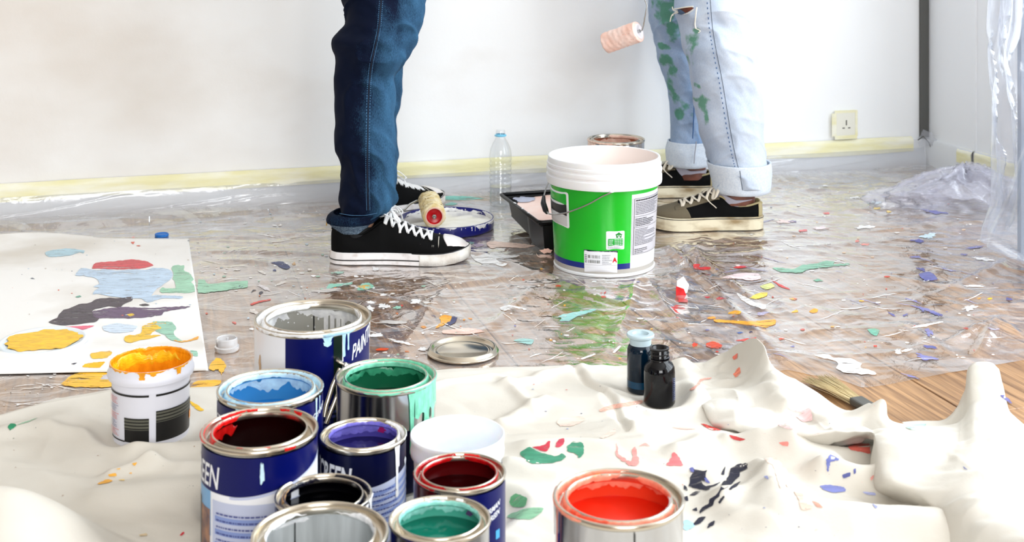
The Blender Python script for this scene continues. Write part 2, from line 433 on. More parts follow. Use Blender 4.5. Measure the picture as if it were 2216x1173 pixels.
for k in range(-9, 8):
    x = -.009+.305*k
    cuts = {-1: [0, .42, 2.3, 4.2, 6.2], 0: [0, 1.18, 3.1, 5.0, 6.2], 1: [0, .66, 2.5, 4.4, 6.2], 2: [0, 1.5, 3.3, 5.2, 6.2], 3: [0, .95, 2.8, 4.7, 6.2], 4: [0, 1.75, 3.6, 6.2], 5: [0, 1.22, 3.0, 6.2], 6: [0, .7, 2.45, 6.2]}.get(k, [0, .5+(k*37 % 11)*.1, 2.4+(k*37 % 11)*.1, 6.2])
    for a, b in zip(cuts[:-1], cuts[1:]):
        w = pw if x+pw < 2.36 else 2.36-x
        key = (round(w, 3), round(b-a, 3))
        if key not in _pm: _pm[key] = plank_mesh(w, b-a)
        o = bpy.data.objects.new('plank', _pm[key]); C.objects.link(o); o.parent = floor
        o.location = (x, -a, 0)

# ---- clear film over floor ----
FOOT = []   # (x, y, r) discs where things press the film flat
def st(x, y):
    """world xy -> room (s, t)"""
    dx = x-O.x; dy = y-O.y
    return dx*U.x+dy*U.y, dx*N.x+dy*N.y
RID = []    # ridges on the film, in floor metres: a, b, width, height
def rid(u0, v0, u1, v1, w, h):
    a = P(u0, v0); b = P(u1, v1); RID.append(((a.x, a.y), (b.x, b.y), w, h))
for r in [(1420, 505, 1790, 850, .012, .007), (1470, 520, 1700, 700, .010, .006), (1430, 560, 1300, 790, .012, .006),
          (1560, 500, 1450, 640, .012, .005), (1190, 600, 900, 640, .012, .007), (1200, 610, 1000, 760, .012, .005), (1030, 560, 1200, 600, .014, .008),
          (1400, 590, 1520, 760, .010, .006), (1900, 505, 2170, 480, .010, .007), (1760, 545, 2000, 520, .014, .005),
          (2030, 640, 2216, 560, .012, .008), (2120, 770, 2170, 700, .010, .012), (2170, 700, 2060, 745, .010, .010), (2170, 700, 2216, 735, .010, .010),
          (1700, 650, 1880, 700, .014, .005), (1880, 600, 2130, 640, .012, .005), (1960, 700, 2080, 780, .014, .006),
          (430, 545, 700, 548, .014, .006), (400, 520, 700, 505, .018, .006), (460, 560, 640, 575, .012, .004), (0, 500, 400, 480, .02, .008),
          (560, 480, 720, 465, .016, .006), (150, 850, 420, 812, .010, .003), (650, 640, 560, 760, .01, .003), (720, 610, 1000, 700, .010, .005),
          (830, 640, 700, 700, .010, .004), (1010, 590, 860, 760, .010, .004), (1060, 500, 1180, 560, .012, .006), (1120, 570, 980, 545, .012, .006),
          (1640, 330, 2000, 350, .02, .012), (1680, 420, 1950, 400, .02, .006)]: rid(*r)
def film_z(x, y):
    x = np.asarray(x, float); y = np.asarray(y, float)
    wx = x+.10*fbm(x*2.2, y*2.2, 3, 3); wy = y+.10*fbm(x*2.2+7, y*2.2, 3, 8)
    am = .35+.65*np.clip(.5+1.2*fbm(x*1.7, y*1.7, 2, 21), 0, 1)
    right = np.clip((x+.25)/.5, 0, 1); am = am*(.35+.65*right)
    z = .0085*ridge(wx*5.5, wy*9, 31, 3, 9)*am + .0040*ridge(wx*16, wy*22, 41, 2, 5)*am + .0030*np.clip(crumple(wx*7, wy*10, 47), 0, 1)*am + .004*np.abs(fbm(wx*11+wy*6, wy*13-wx*5, 2, 57))*right
    z = z + .0028*(fbm(wx*7, wy*9, 3, 51)+.3)*am
    for a, b, w, h in RID:
        d, t = segd(wx*.3+x*.7, wy*.3+y*.7, a, b); z = z + h*np.exp(-(d/w)**2)*np.clip(np.sin(PI*(t*.86+.07)), 0, 1)
    z = np.clip(z, 0, .03)
    for (cx, cy, r) in FOOT:
        d = np.hypot(x-cx, y-cy); z = z*np.clip((d-r)/.05, 0, 1)
    return z+.0016
# footprints (also used by the film)
CANS = {}   # name -> (x, y, r, h)
def can_at(key, u, v, wpx, d, h=None):
    D = d*F/wpx; z = H-(v-HZ)/F*D
    CANS[key] = ((u-1108)/F*D, D, d/2, z)
can_at('white', 677, 683, 247, .165); can_at('blue', 585, 836, 224, .132); can_at('red', 562.5, 926, 245, .132)
can_at('green', 835, 810, 215, .1347); can_at('purple', 786, 938, 183, .105); can_at('darkred', 995, 1019, 196, .105)
can_at('teal', 951.5, 1120, 217, .105); can_at('black', 700, 1068, 206, .105); can_at('grey', 693, 1150, 290, .135)
can_at('coral', 1339, 1072, 278, .135); can_at('tub', 990, 936, 204, .12); can_at('orange', 327, 776, 182, .124)
CLF = [(x, y, r) for (x, y, r, h) in CANS.values()]
def fp(u, v, r, z=0):
    p = P(u, v, z); return (p.x, p.y, r)
BOT1 = P(1386, 852); BOT2 = P(1427, 880)
CLF += [(BOT1.x, BOT1.y, .022), (BOT2.x, BOT2.y, .022)]
FOOT += [(.205, 2.809, .115), (-.163, 3.15, .12), (-.30, 2.83, .05), (-.22, 2.83, .05), (-.38, 2.83, .05), (.48, 3.15, .07), (.40, 3.15, .06), (.56, 3.15, .06),
         (.45, 3.52, .08), (.277, 3.357, .08), (-.03, 3.40, .035), (.05, 3.05, .14), (.2, 3.08, .17), (.32, 3.1, .1), (-.25, 3.33, .10), (-.38, 3.28, .08),
         fp(1002, 768, .075), fp(490, 755, .02)]
FOOT += [(-1.15, 2.5, .35), (-.85, 2.55, .33), (-1.2, 2.25, .3), (-.8, 2.25, .25), (-.95, 2.85, .15), (-1.25, 2.85, .15)]
# film mesh
def build_film():
    bd = [(-1.5, 1.5), (-.8, 1.52), (0, 1.62), (.45, 1.62)]
    for u, v in [(1700, 800), (1760, 814), (1810, 820), (1868, 841), (1925, 834), (2060, 808), (2216, 782), (2330, 770)]:
        p = P(u, v); s, t = st(p.x, p.y); bd.append((s, t))
    bs = np.array([b[0] for b in bd]); bt = np.array([b[1] for b in bd])
    ns, ntt = 640, 400
    s = np.linspace(-1.75, 2.312, ns); tm = np.interp(s, bs, bt)+.004*vnoise(s*9, s*0, 3)
    a = np.linspace(0, 1, ntt)
    T = .028+(tm[:, None]-.028)*a[None, :]
    S = np.repeat(s[:, None], ntt, 1)
    X = O.x+S*U.x+T*N.x; Y = O.y+S*U.y+T*N.y
    Z = film_z(X, Y)*np.clip((1-a)[None, :]*30+.25, 0, 1)
    # soft bulge where it comes down off the baseboard
    Z += (.014+.012*vnoise(S*3, S*0+2, 5))*np.exp(-((T-.03)/.05)**2)
    V = np.stack([X, Y, Z], -1)
    return np_grid('plastic_sheet', V, M_film)
film = tag(build_film(), 'clear crinkled plastic sheet spattered with paint, spread over the wood floor', 'plastic sheet')
def build_skirt():
    s = np.linspace(-1.85, 2.30, 420); r = np.linspace(0, 1, 26)
    S, A = np.meshgrid(s, r, indexing='ij')
    z = .070*(1-A)+.016*A
    T = .0155+.020*A**1.5+(.004+.010*A)*np.clip(ridge(S*3.5+A*1.2, A*1.5, 61, 3, 4)-.25, 0, 1)*np.clip(A*4, 0, 1)
    X = O.x+S*U.x+T*N.x; Y = O.y+S*U.y+T*N.y
    return np_grid('film_skirt', np.stack([X, Y, z], -1), M_film2)
tag(build_skirt(), 'milky film skirt taped over the back baseboard', 'plastic sheet')

# ---- canvas drop cloth ----
CR = []
def cr_(u0, v0, u1, v1, w, h): a = P(u0, v0); b = P(u1, v1); CR.append(((a.x, a.y), (b.x, b.y), w, h))
for r in [(-80, 1230, 70, 1262, .075, .048), (-60, 1330, 100, 1400, .10, .045),
          (120, 945, 300, 985, .022, .010), (300, 985, 560, 990, .02, .010), (240, 1050, 330, 1028, .016, .010), (330, 1028, 450, 1040, .018, .010),
          (0, 960, 160, 915, .03, .008), (60, 1010, 240, 1060, .03, -.006), (200, 1120, 420, 1080, .03, .008), (60, 880, 230, 862, .02, .006),
          (1247, 803, 1345, 965, .004, -.004), (1262, 803, 1360, 965, .008, .004), (1110, 850, 1240, 815, .012, .006), (1100, 930, 1200, 880, .012, .007),
          (1150, 1000, 1380, 990, .02, .008), (1480, 800, 1530, 900, .02, .010), (1290, 900, 1450, 860, .02, .004), (1100, 1040, 1200, 1060, .02, .010),
          (1560, 1000, 1700, 1010, .015, .012), (1640, 1010, 1780, 1030, .03, .016), (1700, 1010, 1880, 1005, .02, .012), (1760, 1055, 1950, 1075, .02, .022), (1620, 1050, 1680, 1110, .02, .015),
          (1500, 1060, 1600, 1150, .02, .006), (1700, 1150, 2010, 1190, .05, .03), (1930, 1075, 2000, 1150, .015, .012), (1580, 1120, 1640, 1080, .02, .01),
          (1450, 1010, 1500, 1000, .02, .012), (1100, 830, 1180, 900, .01, .005), (960, 850, 1080, 830, .012, .005), (1380, 960, 1550, 985, .02, .006)]: cr_(*r)
def cloth_z(x, y):
    x = np.asarray(x, float); y = np.asarray(y, float)
    wx = x+.06*fbm(x*4, y*4, 3, 73); wy = y+.06*fbm(x*4+3, y*4, 3, 78)
    z = .006+.008*(fbm(x*2.6, y*3.2, 2, 83)+.15)
    am = np.clip(.75+.9*(x+.25), .5, 1.15)
    z = z+am*(.0078*(crumple(x*6.5, y*8.5, 91)+.4)+.0030*ridge(wx*5, wy*7, 91, 1, 7))
    for a, b, w, h in CR:
        d, t = segd(x+.02*vnoise(x*8, y*8, 2), y+.02*vnoise(x*8, y*8, 4), a, b); z = z+h*1.25*np.exp(-(d/w)**2)
    z = np.clip(z, .001, .12)
    for (cx, cy, r) in CLF:
        d = np.hypot(x-cx, y-cy); k = np.clip((d-r)/.035, 0, 1); k = k*k*(3-2*k); z = z*k+.0005*(1-k)
    return z+.004+(film_z(x, y)*0)
def cz(x, y): return float(cloth_z(np.array([x]), np.array([y]))[0])
CB = [(-260, 960), (-150, 935), (0, 903), (120, 872), (240, 853), (350, 846), (470, 838), (560, 832), (700, 820), (940, 806), (1090, 801), (1200, 799), (1300, 797),
      (1430, 789), (1480, 786), (1530, 812), (1620, 860), (1700, 890), (1800, 915), (1900, 925), (2040, 930), (2120, 925), (2216, 945), (2480, 980)]
def build_cloth():
    bx = []; 
    for u, v in CB: bx.append((P(u, v).x, P(u, v).y))
    xs = np.array([b[0] for b in bx]); ys = np.array([b[1] for b in bx])
    nx, ny = 620, 420
    x = np.linspace(xs[0], xs[-1], nx)
    far = np.interp(x, xs, ys)+.004*vnoise(x*14, x*0, 6)
    a = np.linspace(0, 1, ny)
    Y = 1.02+(far[:, None]-1.02)*a[None, :]; X = np.repeat(x[:, None], ny, 1)
    Z = cloth_z(X, Y)
    e = np.clip((far[:, None]-Y)/.03, 0, 1); Z = Z*(.35+.65*e)
    V = np.stack([X, Y, Z], -1)
    # hem: a short turned-down edge so that the cloth has thickness
    last = V[:, -1:, :].copy(); last[:, :, 2] = .0008; last[:, :, 1] += .0005
    return np_grid('canvas_drop_cloth', np.concatenate([V, last], 1), M_canvas)
cloth = tag(build_cloth(), 'cream canvas drop cloth, crumpled and paint-stained, under the open cans', 'drop cloth')
# folded-over part of the cloth at right, control points (u, v, z)
FC = [
 [(1440, 800, .006), (1470, 822, .010), (1500, 850, .012), (1520, 885, .012), (1530, 900, .006)],
 [(1500, 785, .010), (1505, 820, .012), (1510, 860, .016), (1528, 895, .022), (1532, 914, .008)],
 [(1570, 758, .034), (1552, 800, .012), (1545, 850, .022), (1560, 905, .034), (1560, 932, .012)],
 [(1636, 733, .085), (1600, 800, .028), (1592, 858, .030), (1608, 915, .040), (1612, 945, .014)],
 [(1672, 782, .070), (1650, 830, .050), (1640, 880, .038), (1670, 935, .046), (1676, 963, .014)],
 [(1715, 820, .050), (1700, 850, .060), (1692, 900, .034), (1728, 945, .048), (1736, 975, .014)],
 [(1770, 850, .036), (1750, 872, .045), (1745, 910, .030), (1790, 948, .048), (1800, 974, .016)],
 [(1828, 886, .014), (1810, 900, .040), (1800, 925, .036), (1850, 945, .050), (1862, 964, .022)],
 [(1910, 866, .060), (1880, 900, .040), (1866, 925, .034), (1886, 945, .050), (1890, 962, .040)],
 [(1925, 905, .020), (1930, 920, .045), (1915, 950, .055), (1898, 990, .050), (1884, 1010, .016)],
 [(1975, 908, .012), (1990, 925, .045), (1965, 975, .060), (1915, 1040, .050), (1886, 1062, .012)],
 [(2052, 906, .012), (2060, 925, .040), (2040, 990, .062), (1980, 1065, .050), (1930, 1085, .010)],
 [(2086, 862, .030), (2082, 905, .040), (2080, 990, .070), (2040, 1080, .060), (1985, 1120, .010)],
 [(2098, 806, .075), (2110, 880, .062), (2120, 990, .075), (2090, 1100, .075), (2020, 1175, .012)],
 [(2150, 800, .080), (2172, 890, .068), (2180, 1010, .075), (2150, 1130, .085), (2060, 1250, .012)],
 [(2188, 872, .060), (2206, 935, .050), (2240, 1040, .070), (2230, 1160, .090), (2150, 1330, .015)],
 [(2235, 915, .040), (2280, 980, .060), (2320, 1080, .080), (2330, 1230, .090), (2300, 1420, .015)],
]
def build_fold():
    A = crom(FC, 300)                       # (300,5,3)
    B = np.stack([crom(A[i], 110) for i in range(300)])
    u = B[..., 0]; v = B[..., 1]; z = B[..., 2]
    D = (H-z)*F/(v-HZ); X = (u-1108)/F*D
    wx = X+.03*fbm(X*7, D*7, 3, 113); wy = D+.03*fbm(X*7+5, D*7, 3, 118)
    z2 = z+.0125*crumple(X*8.5, D*10, 121)+.003*(ridge(wx*9, wy*12, 131, 1, 6)-.3)
    z2 = np.maximum(z2, .010)
    return np_grid('cloth_fold', np.stack([X, D, z2], -1), M_canvas, cloth)
fold = build_fold()
sol = fold.modifiers.new('thick', 'SOLIDIFY'); sol.thickness = .0012; sol.offset = -1 if fold.data.polygons[3000].normal.z > 0 else 1
# ================= PAINT CANS =================
def rim_profile(Rr, h):
    k = Rr/.066
    return [(Rr-.0002, h-.0065*k), (Rr+.0010*k, h-.0052*k), (Rr+.0014*k, h-.0030*k), (Rr+.0010*k, h-.0008*k), (Rr-.0004*k, h), (Rr-.0018*k, h-.0008*k),
            (Rr-.0026*k, h-.0040*k), (Rr-.0036*k, h-.0088*k), (Rr-.0064*k, h-.0100*k), (Rr-.0092*k, h-.0090*k), (Rr-.0102*k, h-.0036*k),
            (Rr-.0110*k, h-.0010*k), (Rr-.0122*k, h-.0006*k), (Rr-.0130*k, h-.0022*k), (Rr-.0132*k, h-.0075*k)]
def prof_at(prof, s):
    L = [0]
    for a, b in zip(prof[:-1], prof[1:]): L.append(L[-1]+math.hypot(b[0]-a[0], b[1]-a[1]))
    t = max(0, min(1, s))*L[-1]
    for i in range(len(prof)-1):
        if t <= L[i+1]+1e-12:
            f = (t-L[i])/(L[i+1]-L[i]+1e-12); a, b = prof[i], prof[i+1]
            r = a[0]+(b[0]-a[0])*f; z = a[1]+(b[1]-a[1])*f
            dr, dz = b[0]-a[0], b[1]-a[1]; q = math.hypot(dr, dz)+1e-12
            return r, z, -dz/q*-1, dr/q
    return prof[-1][0], prof[-1][1], 0, 1
def smear(name, prof, a0, a1, s0, s1, m, parent, seed=0, off=.0007, amp=.12, ns=14):
    """paint coat over an angular stretch of a lathed profile, ragged edges"""
    a0 = math.radians(a0); a1 = math.radians(a1); n = max(10, int(abs(a1-a0)/.04)); V = []
    full = abs(a1-a0-2*PI) < 1e-3
    for i in range(n+1):
        f = i/n; a = a0+(a1-a0)*f
        ta = 1 if full else min(1, f*8, (1-f)*8)
        ca, sa = math.cos(a)*3.2, math.sin(a)*3.2
        e0 = s0+amp*mnoise.noise(Vector((ca+seed, sa, seed*.7)))+amp*.6*mnoise.noise(Vector((ca*4+seed, sa*4, seed*.7)))
        e1 = s1+amp*mnoise.noise(Vector((ca+seed+40, sa, seed*.7)))+amp*.6*mnoise.noise(Vector((ca*4+seed+40, sa*4, seed*.7)))
        mid = (e0+e1)/2; e0 = mid+(e0-mid)*ta; e1 = mid+(e1-mid)*ta
        if e1 < e0: e1 = e0
        for j in range(ns+1):
            r, z, nr, nz = prof_at(prof, e0+(e1-e0)*j/ns)
            b = off*(.25+.75*math.sin(PI*j/ns))*(1+.5*mnoise.noise(Vector((a*9, j*.7, seed))))
            V.append(((r+nr*b)*math.sin(a), -(r+nr*b)*math.cos(a), z+nz*b+.0001))
    return mk(name, V, grid_faces(n+1, ns+1), m, parent)
def cylmap(Rr, off=.0004):
    return lambda x, z: ((Rr+off)*math.sin(x/Rr), -(Rr+off)*math.cos(x/Rr), z)
def cyl_patch(name, Rr, p0, p1, z0, z1, m, parent, off=.0004, n=None):
    """z0, z1 numbers or functions of the angle in degrees"""
    n = n or max(2, int(abs(p1-p0)/4)); V = []
    for i in range(n+1):
        p = p0+(p1-p0)*i/n; a = math.radians(p)
        za = z0(p) if callable(z0) else z0; zb = z1(p) if callable(z1) else z1
        for z in (za, zb): V.append(((Rr+off)*math.sin(a), -(Rr+off)*math.cos(a), z))
    return mk(name, V, grid_faces(n+1, 2), m, parent)
def drip(name, Rr, deg, z0, z1, w, m, parent, off=.0012):
    x = math.radians(deg)*Rr; h = z0-z1
    pts = [(-.75*w, 0), (.75*w, 0), (.5*w, -.2*h), (.36*w, -.6*h), (.5*w, -h+.6*w), (.42*w, -h+.2*w), (0, -h), (-.42*w, -h+.2*w), (-.5*w, -h+.6*w), (-.34*w, -.55*h), (-.5*w, -.15*h)]
    V, Fc = patch_vf([(x+a, z0+b) for a, b in pts], cylmap(Rr, off))
    return mk(name, V, Fc, m, parent)
def cyl_text(name, s, Rr, deg, z, size, m, parent, shear=0, off=.0009, bold=.0, vertical=False, sx=1.0, slope=0):
    x0 = math.radians(deg)*Rr; f = cylmap(Rr, off)
    g = (lambda x, y: f(x0-y, z+x)) if vertical else (lambda x, y: f(x0+x, z+y+slope*x))
    V, Fc = text_vf(s, g, size, shear, bold, sx=sx); return mk(name, V, Fc, m, parent, False)
def text_rows(name, Rr, d0, d1, z0, z1, rows, m, parent, seed=1, fill=.55, off=.0009, word=.0035):
    """rows of small print as little word bars"""
    rnd = random.Random(seed); V = []; Fc = []; x0 = math.radians(d0)*Rr; x1 = math.radians(d1)*Rr; f = cylmap(Rr, off)
    for i in range(rows):
        z = z1-(z1-z0)*(i+.5)/rows; hh = (z1-z0)/rows*fill/2; x = x0; end = x0+(x1-x0)*rnd.uniform(.6, 1)
        while x < end:
            w = min(rnd.uniform(.4, 1.6)*word, end-x)
            k = len(V); V += [f(x, z-hh), f(x+w, z-hh), f(x+w, z+hh), f(x, z+hh)]; Fc.append((k, k+1, k+2, k+3)); x += w+word*.3
    return mk(name, V, Fc, m, parent, False)
def barcode(name, Rr, d0, d1, z0, z1, m, parent, seed=3, off=.0010):
    rnd = random.Random(seed); V = []; Fc = []; x = math.radians(d0)*Rr; x1 = math.radians(d1)*Rr; f = cylmap(Rr, off); u = (x1-x)/45
    while x < x1:
        w = u*rnd.choice((.6, 1, 1.8)); k = len(V); V += [f(x, z0), f(x+w, z0), f(x+w, z1), f(x, z1)]; Fc.append((k, k+1, k+2, k+3)); x += w+u*rnd.choice((.7, 1, 1.5))
    return mk(name, V, Fc, m, parent, False)
def can_root(key, name, label, cat='can', group='open paint cans standing on the drop cloth'):
    x, y, r, h = CANS[key]; z = cz(x, y) if key not in ('white',) else float(film_z(np.array([x]), np.array([y]))[0])+.001
    t = thing(name, label, cat, (x, y, z), math.atan2(-x, y), group)
    return t, r, h-z
def tin_can(key, label, pcol, incol, level, body=None, pr=.12, group='open paint cans standing on the drop cloth', inner_metal=False, floor_paint=True):
    t, r, h = can_root(key, 'paint_can', label, group=group)
    k = r/.066
    bm_ = body or M_tin2
    lathe('body', [(0, .003), (r-.004, .003), (r-.0035, .0003), (r-.0008, 0), (r+.0006, .0015), (r+.0005, .0035), (r-.0006, .005), (r-.0006, h-.006*k), (r-.0002, h-.005*k)], bm_, t, 96)
    rp = rim_profile(r, h)
    lathe('rim', rp, M_tin, t, 96, sharp=None)
    ri = r-.0014; rn = rp[-1][0]
    wp = [(rn+.0003, h-.0070*k), (rn+.0006, h-.009*k), (ri, h-.0105*k), (ri, h-level-.004)]
    im = M_tin_in if inner_metal else paint(incol, .22, False)
    lathe('inner_wall', wp, im, t, 72, sharp=None)
    if floor_paint:
        V = [(0, 0, h-level)]; n = 48; rings = 8
        for j in range(1, rings+1):
            for i in range(n):
                a = 2*PI*i/n; q = ri*j/rings
                V.append((q*math.sin(a), -q*math.cos(a), h-level+.0006*mnoise.noise(Vector((q*math.sin(a)*60, q*math.cos(a)*60, level*90)))))
        Fc = [(0, 1+(i+1) % n, 1+i) for i in range(n)]
        for j in range(rings-1):
            for i in range(n):
                a = 1+j*n+i; b = 1+j*n+(i+1) % n; Fc.append((a, b, b+n, a+n))
        pm = bpy.data.materials.get('wetpaint_%d_%d_%d' % pcol) or mat('wetpaint_%d_%d_%d' % pcol, pcol, pr)
        mk('wet_paint', V, Fc, pm, t)
    return t, r, h, rp
def wave_top(z, a=.5, up=.012):
    return lambda p: z+up*max(0, (p+20)/90)**1.6

G = 'open paint cans standing on the drop cloth'
# 1 big white-rimmed can at the back
t, r, h, rp = tin_can('white', 'tallest can at the back: blue and white label, white-smeared rim, hanging wire handle, nearly empty', (214, 214, 208), (205, 203, 196), .150, inner_metal=True, group=None, pr=.3)
PW = paint((242, 243, 246), .3)
smear('paint_smear', rp, -200, 20, .26, 1.02, PW, t, 3, .0020, .06)
smear('paint_smear', rp, 20, 118, .60, 1.02, PW, t, 5, .0009, .08)
smear('paint_smear', rp, -75, 55, .08, .26, PW, t, 8, .0008, .10)
inw = [(r-.0018, h-.0115), (r-.0018, h-.075)]
smear('paint_coat', inw, 105, 200, .0, .22, PW, t, 9, .0012, .18)
smear('paint_coat', inw, 205, 262, .0, .30, PW, t, 12, .0012, .25)
for q, dg in enumerate((166, 159, 152, 146)): cyl_patch('paint_streak', r-.0024, dg-2.6, dg+2.2, h-.052+.004*(q % 2), h-.018-.003*(q % 3), PW, t, off=0)
for q in range(26):
    dg = 130+(q*37 % 100); zz = h-.018-.03*((q*13 % 29)/29); a = math.radians(dg)
    V, Fc = patch_vf(blob(math.radians(dg)*r, zz, .0007+.0009*(q % 3 == 0), .0009+.0011*(q % 4 == 0), q, 10, .2), cylmap(r, -.0022)); mk('paint_speck', V, Fc, PW, t)
cyl_patch('seam', r-.0016, 178.2, 179.6, h-.12, h-.012, M_black, t, off=-.0005)
zt = h-.0075
cyl_patch('label', r, -95, -27, .004, zt, M_whitep, t)
cyl_patch('label', r, -27, 75, .004, zt, M_navy, t)
M_grn = mat('dark_green_print', (6, 26, 20), .3)
cyl_patch('stripe', r, 20, 29, .06, zt, M_grn, t, off=.0008)
cyl_patch('stripe', r, 29.2, 30.2, .03, zt, M_whitep, t, off=.0008)
M_barl = mat('pale_navy_print', (60, 70, 140), .35)
text_rows('small_print', r, 2, 26, .02, .085, 10, M_barl, t, 4, .6)
cyl_text('lettering', 'PAINTO', r, 40, zt-.039, .029, M_whitep, t, .25, bold=.012, sx=.52, slope=.40)
smear_tan = mat('tan_print', (205, 170, 130), .5)
V, Fc = patch_vf(blob(math.radians(-62)*r, zt-.045, .004, .012, 5, 18, .3), cylmap(r, .0008)); mk('label_picture', V, Fc, smear_tan, t)
M_redp = mat('red_print', (200, 40, 36), .4)
cyl_patch('label_edge', r, -84, -80, .01, .07, M_redp, t, off=.0008)
LB = paint((176, 214, 240), .3)
smear('paint_smear', rp, 8, 44, .0, .22, LB, t, 17, .0012, .06)
drip('paint_drip', r, 14, h-.006, h-.020, .012, LB, t); drip('paint_drip', r, 31, h-.006, h-.038, .0045, LB, t); drip('paint_drip', r, 36, h-.006, h-.030, .003, LB, t)
# handle: bracket, rivet and two flat straps hanging down and forward
def onr(deg, z, off=0): a = math.radians(deg); return Vector(((r+off)*math.sin(a), -(r+off)*math.cos(a), z))
br = [onr(26+i*2.2, zt-.036-.004*(i), .004) for i in range(4)]
V, Fc = tube_vf([onr(22, zt-.030, .003), onr(27, zt-.037, .006), onr(33, zt-.041, .006), onr(38, zt-.046, .003)], .0075, 10, .35, up=(0, 0, 1)); mk('handle_bracket', V, Fc, M_tin, t)
lathe('rivet', [(0, .0042), (.002, .0036), (.0034, .0018), (.0038, 0)], M_steel, t, 16, c=(onr(29, 0, .009).x, onr(29, 0, .009).y-.003, zt-.038))
tube('handle', [onr(25, zt-.043, .007), onr(17, zt-.064, .010), onr(11, zt-.088, .014), onr(9, zt-.102, .018)], .0032, M_tin, t, 8, flat=.45, up=(0, 1, 0))
tube('handle', [onr(30, zt-.045, .009), onr(23, zt-.068, .014), onr(15, zt-.092, .018), onr(10, zt-.110, .022)], .0030, M_tin, t, 8, flat=.45, up=(0, 1, 0))
lathe('lug', [(0, .004), (.008, .003), (.010, 0)], M_tin, t, 20, c=(r*.0, 0, 0)).scale = (0, 0, 0)
bpy.data.objects.remove(bpy.data.objects['lug'])

# 2 light blue can
LB2 = paint((150, 202, 238), .25); LB3 = paint((196, 226, 246), .3)
t, r, h, rp = tin_can('blue', 'light blue paint can with navy label, sky-blue rim, left of the green can', (36, 142, 214), (74, 160, 216), .040)
smear('paint_smear', rp, -180, 180, .12, 1.02, LB3, t, 23, .0011, .10)
smear('paint_smear', rp, -120, 60, .45, .72, LB2, t, 29, .0016, .10)
smear('paint_coat', [(r-.0017, h-.011), (r-.0017, h-.042)], 60, 300, 0, .42, LB3, t, 31, .0010, .35)
cyl_patch('label', r, -92, 92, .004, h-.0085, M_navy, t)
cyl_text('lettering', 'GERMAN', r, -80, h-.033, .0155, M_whitep, t, .15, bold=.02, sx=.8)
cyl_text('lettering', 'Screen', r, 50, h-.035, .0125, M_whitep, t, .3, bold=.01, slope=.35)
for dg, ln, w in ((58, .034, .003), (66, .018, .0022), (-5, .010, .006), (-36, .012, .005), (14, .009, .008)): drip('paint_drip', r, dg, h-.006, h-.006-ln, w, LB3, t)

# 3 red can
RD = paint((214, 22, 20), .22)
t, r, h, rp = tin_can('red', 'dark red paint can with red-smeared rim and navy label reading EEN', (22, 2, 3), (34, 3, 4), .052, pr=.08)
smear('paint_smear', rp, -175, -62, .02, .30, RD, t, 41, .0010, .10)
smear('paint_smear', rp, -160, -62, .55, 1.02, RD, t, 43, .0010, .12)
smear('paint_smear', rp, -62, 42, .80, 1.02, RD, t, 47, .0008, .10)
smear('paint_coat', [(r-.0017, h-.011), (r-.0017, h-.042)], 205, 262, 0, .5, RD, t, 48, .0010, .3)
for dg in (135, 152, -172, 30): smear('paint_smear', rp, dg-7, dg+7, .05, .35, RD, t, dg, .0012, .08)
bt = lambda p: h-.052+.010*max(0, (p+25)/100)**1.5*2.2
cyl_patch('label', r, -92, 92, bt, h-.0085, M_navy, t)
M_pale = mat('pale_blue_print', (190, 198, 224), .35); M_bar = mat('blue_bar_print', (132, 152, 208), .35)
cyl_patch('label', r, -92, 92, .004, bt, M_whitep, t)
cyl_patch('label_line', r, -30, 92, lambda p: bt(p)-.003, bt, M_pale, t, off=.0008)
cyl_patch('label_table', r, -52, 70, .012, lambda p: h-.060, M_pale, t, off=.0006)
for q in range(4): cyl_patch('table_row', r, -48, 60, h-.083-.0145*q, h-.0765-.0145*q, M_bar, t, off=.0009)
text_rows('small_print', r, -46, 40, h-.128, h-.070, 8, M_barl, t, 5, .25, off=.0012)
cyl_text('lettering', 'SCREEN', r, -112, h-.047, .036, M_whitep, t, .2, bold=.012, sx=.62)
M_sky = mat('sky_print', (120, 170, 214), .4); M_sand = mat('sand_print', (150, 108, 80), .5); add_noise_color(M_sand, (96, 78, 84), (204, 150, 110), 40, 4)
cyl_patch('label_picture', r, -92, -55, .06, lambda p: h-.052, M_sky, t, off=.0007)
cyl_patch('label_picture', r, -84, -56, .015, lambda p: h-.073, M_sand, t, off=.0009)
cyl_patch('label_picture', r, -92, -76, .01, lambda p: h-.066, M_black, t, off=.0011)
M_seal = mat('red_seal', (226, 60, 40), .4)
V, Fc = patch_vf(blob(math.radians(-72)*r, h-.140, .014, .020, 5, 24, .03), cylmap(r, .0013)); mk('label_seal', V, Fc, M_seal, t)
V, Fc = patch_vf(blob(math.radians(2)*r, h-.025, .0026, .012, 9, 20, .4), cylmap(r, .0010)); mk('paint_drop', V, Fc, LB3, t)
M_teal = mat('teal_print', (70, 160, 170), .4)
for q, (dg, zz, rr) in enumerate(((-33, .108, .0045), (-20, .106, .003), (-33, .118, .0025), (-8, .107, .0035), (6, .108, .002))):
    V, Fc = patch_vf(blob(math.radians(dg)*r, h-zz, rr, rr, q, 16, .02), cylmap(r, .0012)); mk('label_symbol', V, Fc, M_teal if q % 2 else M_navyd, t)

